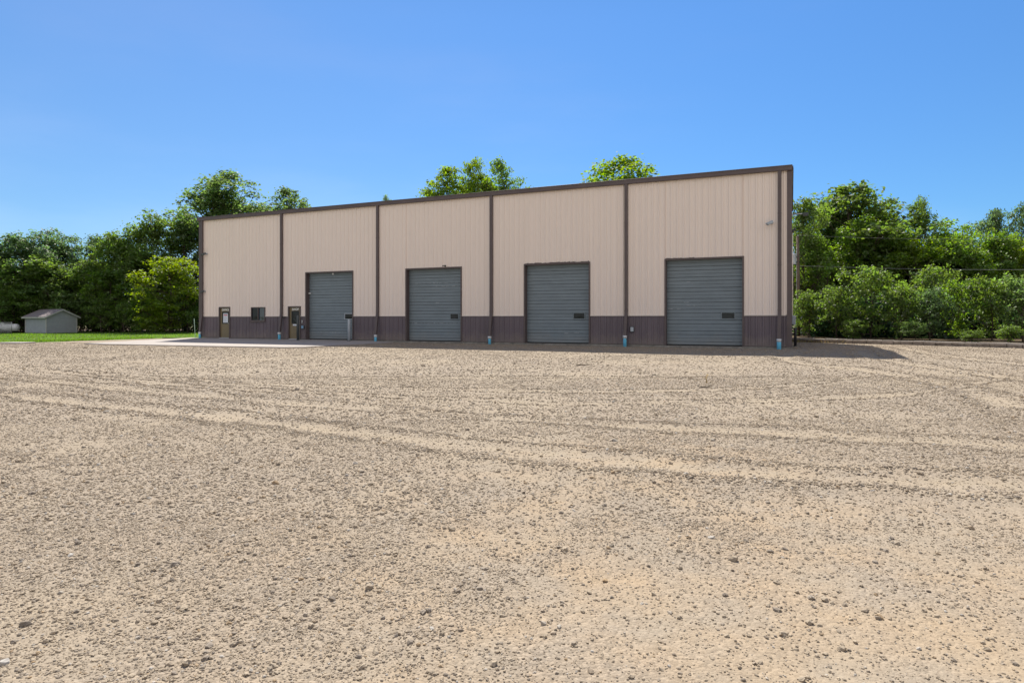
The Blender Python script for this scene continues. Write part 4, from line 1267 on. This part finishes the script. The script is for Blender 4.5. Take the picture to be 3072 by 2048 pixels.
wood('shrub', 0, 305, 62.6, 895, 110, 'mid', 'rounded bush at the foot of the wood just right of the shed', 'bush', GL)
wood('shrub', 2, 425, 62.8, 870, 130, 'fresh', 'leafy bush under the left side of the bright yellow green tree', 'bush', GL)
wood('shrub', 1, 560, 62.0, 880, 130, 'mid', 'leafy bush close to the left corner of the workshop', 'bush', GL)
wood('shrub', 3, 60, 65.0, 860, 150, 'mid', 'leafy bush behind the white propane tank', 'bush', GL)
wood('tall', 0, 680, 77, 520, 330, 'pale', 'tall light green tree rising above the left end of the workshop roof', group=GB)
wood('tall', 1, 862, 80, 570, 250, 'pale', 'rounded light green treetop right of the tallest left treetop', group=GB)
wood('tall', 2, 1160, 72, 588, 70, 'pale', 'tiny treetop just showing over the roof', group=GB)
wood('tall', 1, 1345, 67, 505, 240, 'lime', 'bright green leafy treetop over the middle of the roof, left of two touching crowns', group=GB)
wood('tall', 2, 1420, 68, 478, 170, 'lime', 'narrow pointed treetop over the middle of the roof', group=GB)
wood('tall', 0, 1498, 69, 484, 190, 'fresh', 'thin see-through treetop over the middle of the roof, right of the pointed one', group=GB)
wood('tall', 0, 1865, 66, 476, 360, 'lime', 'broad bright treetop over the right half of the roof', group=GB)
wood('open', 2, 2415, 48, 600, 190, 'mid', 'slim tree directly behind the utility pole', group=GR, z0=.15)
wood('open', 0, 2565, 52, 558, 430, 'mid', 'big open crowned tree with bare limbs showing, right of the utility pole', group=GR, z0=.15)
wood('open', 1, 2762, 51, 596, 120, 'mid', 'narrow tree with a raised leafy tuft on the right skyline', group=GR, z0=.15)
wood('full', 2, 2480, 54, 655, 230, 'mid', 'full tree filling the gap behind the utility pole', group=GR, z0=.15)
wood('full', 0, 2660, 55, 650, 230, 'mid', 'full tree behind the right limbs of the big open crowned tree', group=GR, z0=.15)
for px_, Y_, top_, w_, c_, v_, lab_ in ((2445, 49.0, 690, 170, 'fresh', 0, 'mid height tree close behind the transformer pole'), (2560, 49.0, 655, 210, 'fresh', 3, 'leafy tree closing the lower half under the open crown'),
        (2665, 48.7, 680, 190, 'fresh', 1, 'fresh leafy tree between the open crown and the yellow green tree'), (2830, 48.0, 685, 200, 'fresh', 2, 'yellowish tree rising above the blue green shrub'),
        (2985, 48.0, 690, 190, 'fresh', 0, 'fresh green tree below the distant skyline trees at right')):
    wood('full', v_, px_, Y_, top_, w_, c_, lab_, group=GR, z0=.15)
wood('full', 3, 2515, 54, 598, 240, 'mid', 'full crowned tree behind the left limbs of the big open crowned tree', group=GR, z0=.15)
wood('full', 1, 2630, 54.5, 592, 230, 'fresh', 'bright full tree just left of the gap beside the raised leafy tuft', group=GR, z0=.15)
wood('full', 1, 2850, 54, 655, 210, 'fresh', 'rounded green tree in the low part of the right skyline', group=GR, z0=.15)
wood('open', 2, 2975, 63, 628, 150, 'blue', 'distant blue green tree on the right skyline', group=GR, z0=.15)
wood('open', 1, 3070, 64, 615, 150, 'blue', 'distant blue green tree cut by the right edge of the picture', group=GR, z0=.15)
wood('full', 2, 3060, 48, 690, 190, 'yellow', 'yellow green tree cut by the right edge, below the distant one', group=GR, z0=.15)
wood('full', 3, 2750, 47.5, 715, 210, 'lime', 'yellow green tree in front of the raised leafy tuft', group=GR, z0=.15)
wood('full', 0, 2905, 47.8, 735, 200, 'fresh', 'green tree behind the shrubs, between two yellow green trees', group=GR, z0=.15)
wood('small', 1, 2640, 48.2, 770, 190, 'mid', 'shaded low tree under the limbs of the big open crowned tree', group=GR, z0=.15)
wood('small', 2, 2490, 48.0, 740, 190, 'fresh', 'leafy tree just right of the utility pole, below the open crown', group=GR, z0=.15)
wood('shrub', 0, 2425, 43.0, 870, 130, 'mid', 'green shrub at the foot of the utility pole', 'shrub', GS, .15)
wood('shrub', 1, 2510, 41.0, 860, 170, 'mid', 'rounded shrub behind the wall right of the pole', 'shrub', GS, .15)
wood('shrub', 2, 2615, 40.5, 805, 190, 'mid', 'tall spreading shrub above the tip of the building shadow', 'shrub', GS, .15)
wood('shrub', 3, 2705, 38.6, 850, 150, 'mid', 'round topped green shrub between the spreading shrub and the blue green one', 'shrub', GS, .15)
wood('shrub', 0, 2790, 37.6, 862, 150, 'blue', 'blue green shrub with pale leaves behind the block wall', 'shrub', GS, .15)
wood('shrub', 1, 2800, 41.0, 800, 180, 'mid', 'taller shrub rising behind the blue green shrub', 'shrub', GS, .15)
wood('shrub', 2, 2880, 37.5, 845, 160, 'fresh', 'fresh green shrub right of the blue green shrub', 'shrub', GS, .15)
wood('shrub', 3, 2975, 36.4, 830, 180, 'mid', 'leafy green shrub second from the right edge', 'shrub', GS, .15)
wood('shrub', 0, 3070, 35.0, 820, 190, 'pale', 'large pale green shrub cut by the right edge', 'shrub', GS, .15)
wood('shrub', 1, 2745, 36.6, 965, 80, 'pale', 'low pale weed bush right behind the block wall', 'shrub', GS, .15)
wood('shrub', 2, 2560, 38.6, 960, 90, 'mid', 'low dark bush at the wall below the spreading shrub', 'shrub', GS, .15)
wood('shrub', 3, 2915, 34.4, 990, 80, 'mid', 'low leafy weeds overhanging the right part of the wall', 'shrub', GS, .15)
wood('shrub', 0, 3030, 33.2, 975, 90, 'mid', 'low bush against the wall near the right edge', 'shrub', GS, .15)

# undergrowth that closes the wood behind the trees: one mass, leaf by leaf
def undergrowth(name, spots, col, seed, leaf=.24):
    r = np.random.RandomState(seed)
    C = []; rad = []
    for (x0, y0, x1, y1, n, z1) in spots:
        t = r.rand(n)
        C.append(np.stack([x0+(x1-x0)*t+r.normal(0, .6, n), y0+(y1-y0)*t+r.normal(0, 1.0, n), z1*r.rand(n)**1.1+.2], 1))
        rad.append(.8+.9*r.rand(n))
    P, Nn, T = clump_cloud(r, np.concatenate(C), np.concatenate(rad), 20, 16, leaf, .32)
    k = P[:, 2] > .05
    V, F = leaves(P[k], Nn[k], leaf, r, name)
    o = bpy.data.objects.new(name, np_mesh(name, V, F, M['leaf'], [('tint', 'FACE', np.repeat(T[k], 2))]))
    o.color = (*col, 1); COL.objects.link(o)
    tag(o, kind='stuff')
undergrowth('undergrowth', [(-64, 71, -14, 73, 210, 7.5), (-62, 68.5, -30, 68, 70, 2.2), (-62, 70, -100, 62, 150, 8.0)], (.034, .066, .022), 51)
undergrowth('undergrowth', [(21, 52, 56, 50, 170, 6.5), (22, 44.5, 40, 40, 60, 1.8), (44, 46, 66, 24, 150, 8.0)], (.036, .070, .022), 52)

# dry weeds at the foot of the bank beside the pole
def weed_pts(r, n):
    t = r.rand(n)
    x = 15.6+4.2*t+r.normal(0, .25, n); y = 40.6-4.0*t+r.normal(0, .3, n)
    return np.stack([x, y, np.zeros(n)], 1)
tag(blades(900, weed_pts, .16, 12, (.20, .15, .07), 'dry_weeds'), kind='stuff')

# twigs lying on the yard
for (x, y, l, a, lab) in ((4.35, 14.2, .32, 1.25, 'bent yellowish twig lying alone on the gravel'), (2.2, 19.3, .5, .1, 'thin dark stick lying flat on the far gravel'), (4.0, 13.1, .3, .2, 'short dark stick lying near the bent twig')):
    t = tag(bpy.data.objects.new('twig', None), lab, 'twig')
    COL.objects.link(t); t.location = (x, y, .01); t.rotation_euler = (0, 0, a)
    mb = MB(); up = .16 if l == .32 else .02
    mb.tube([(-l/2, 0, .0), (-l*.1, .02, up*.6), (l*.25, -.02, up), (l/2, .03, up*.9)], [.014, .012, .010, .006], 6); mb.build('stem', M['straw'] if l == .32 else M['bark'], t)
    mb = MB(); mb.tube([(l*.1, -.01, up*.8), (l*.3, .09, up*.5+.01)], [.007, .004], 5); mb.build('side_shoot', M['straw'] if l == .32 else M['bark'], t)
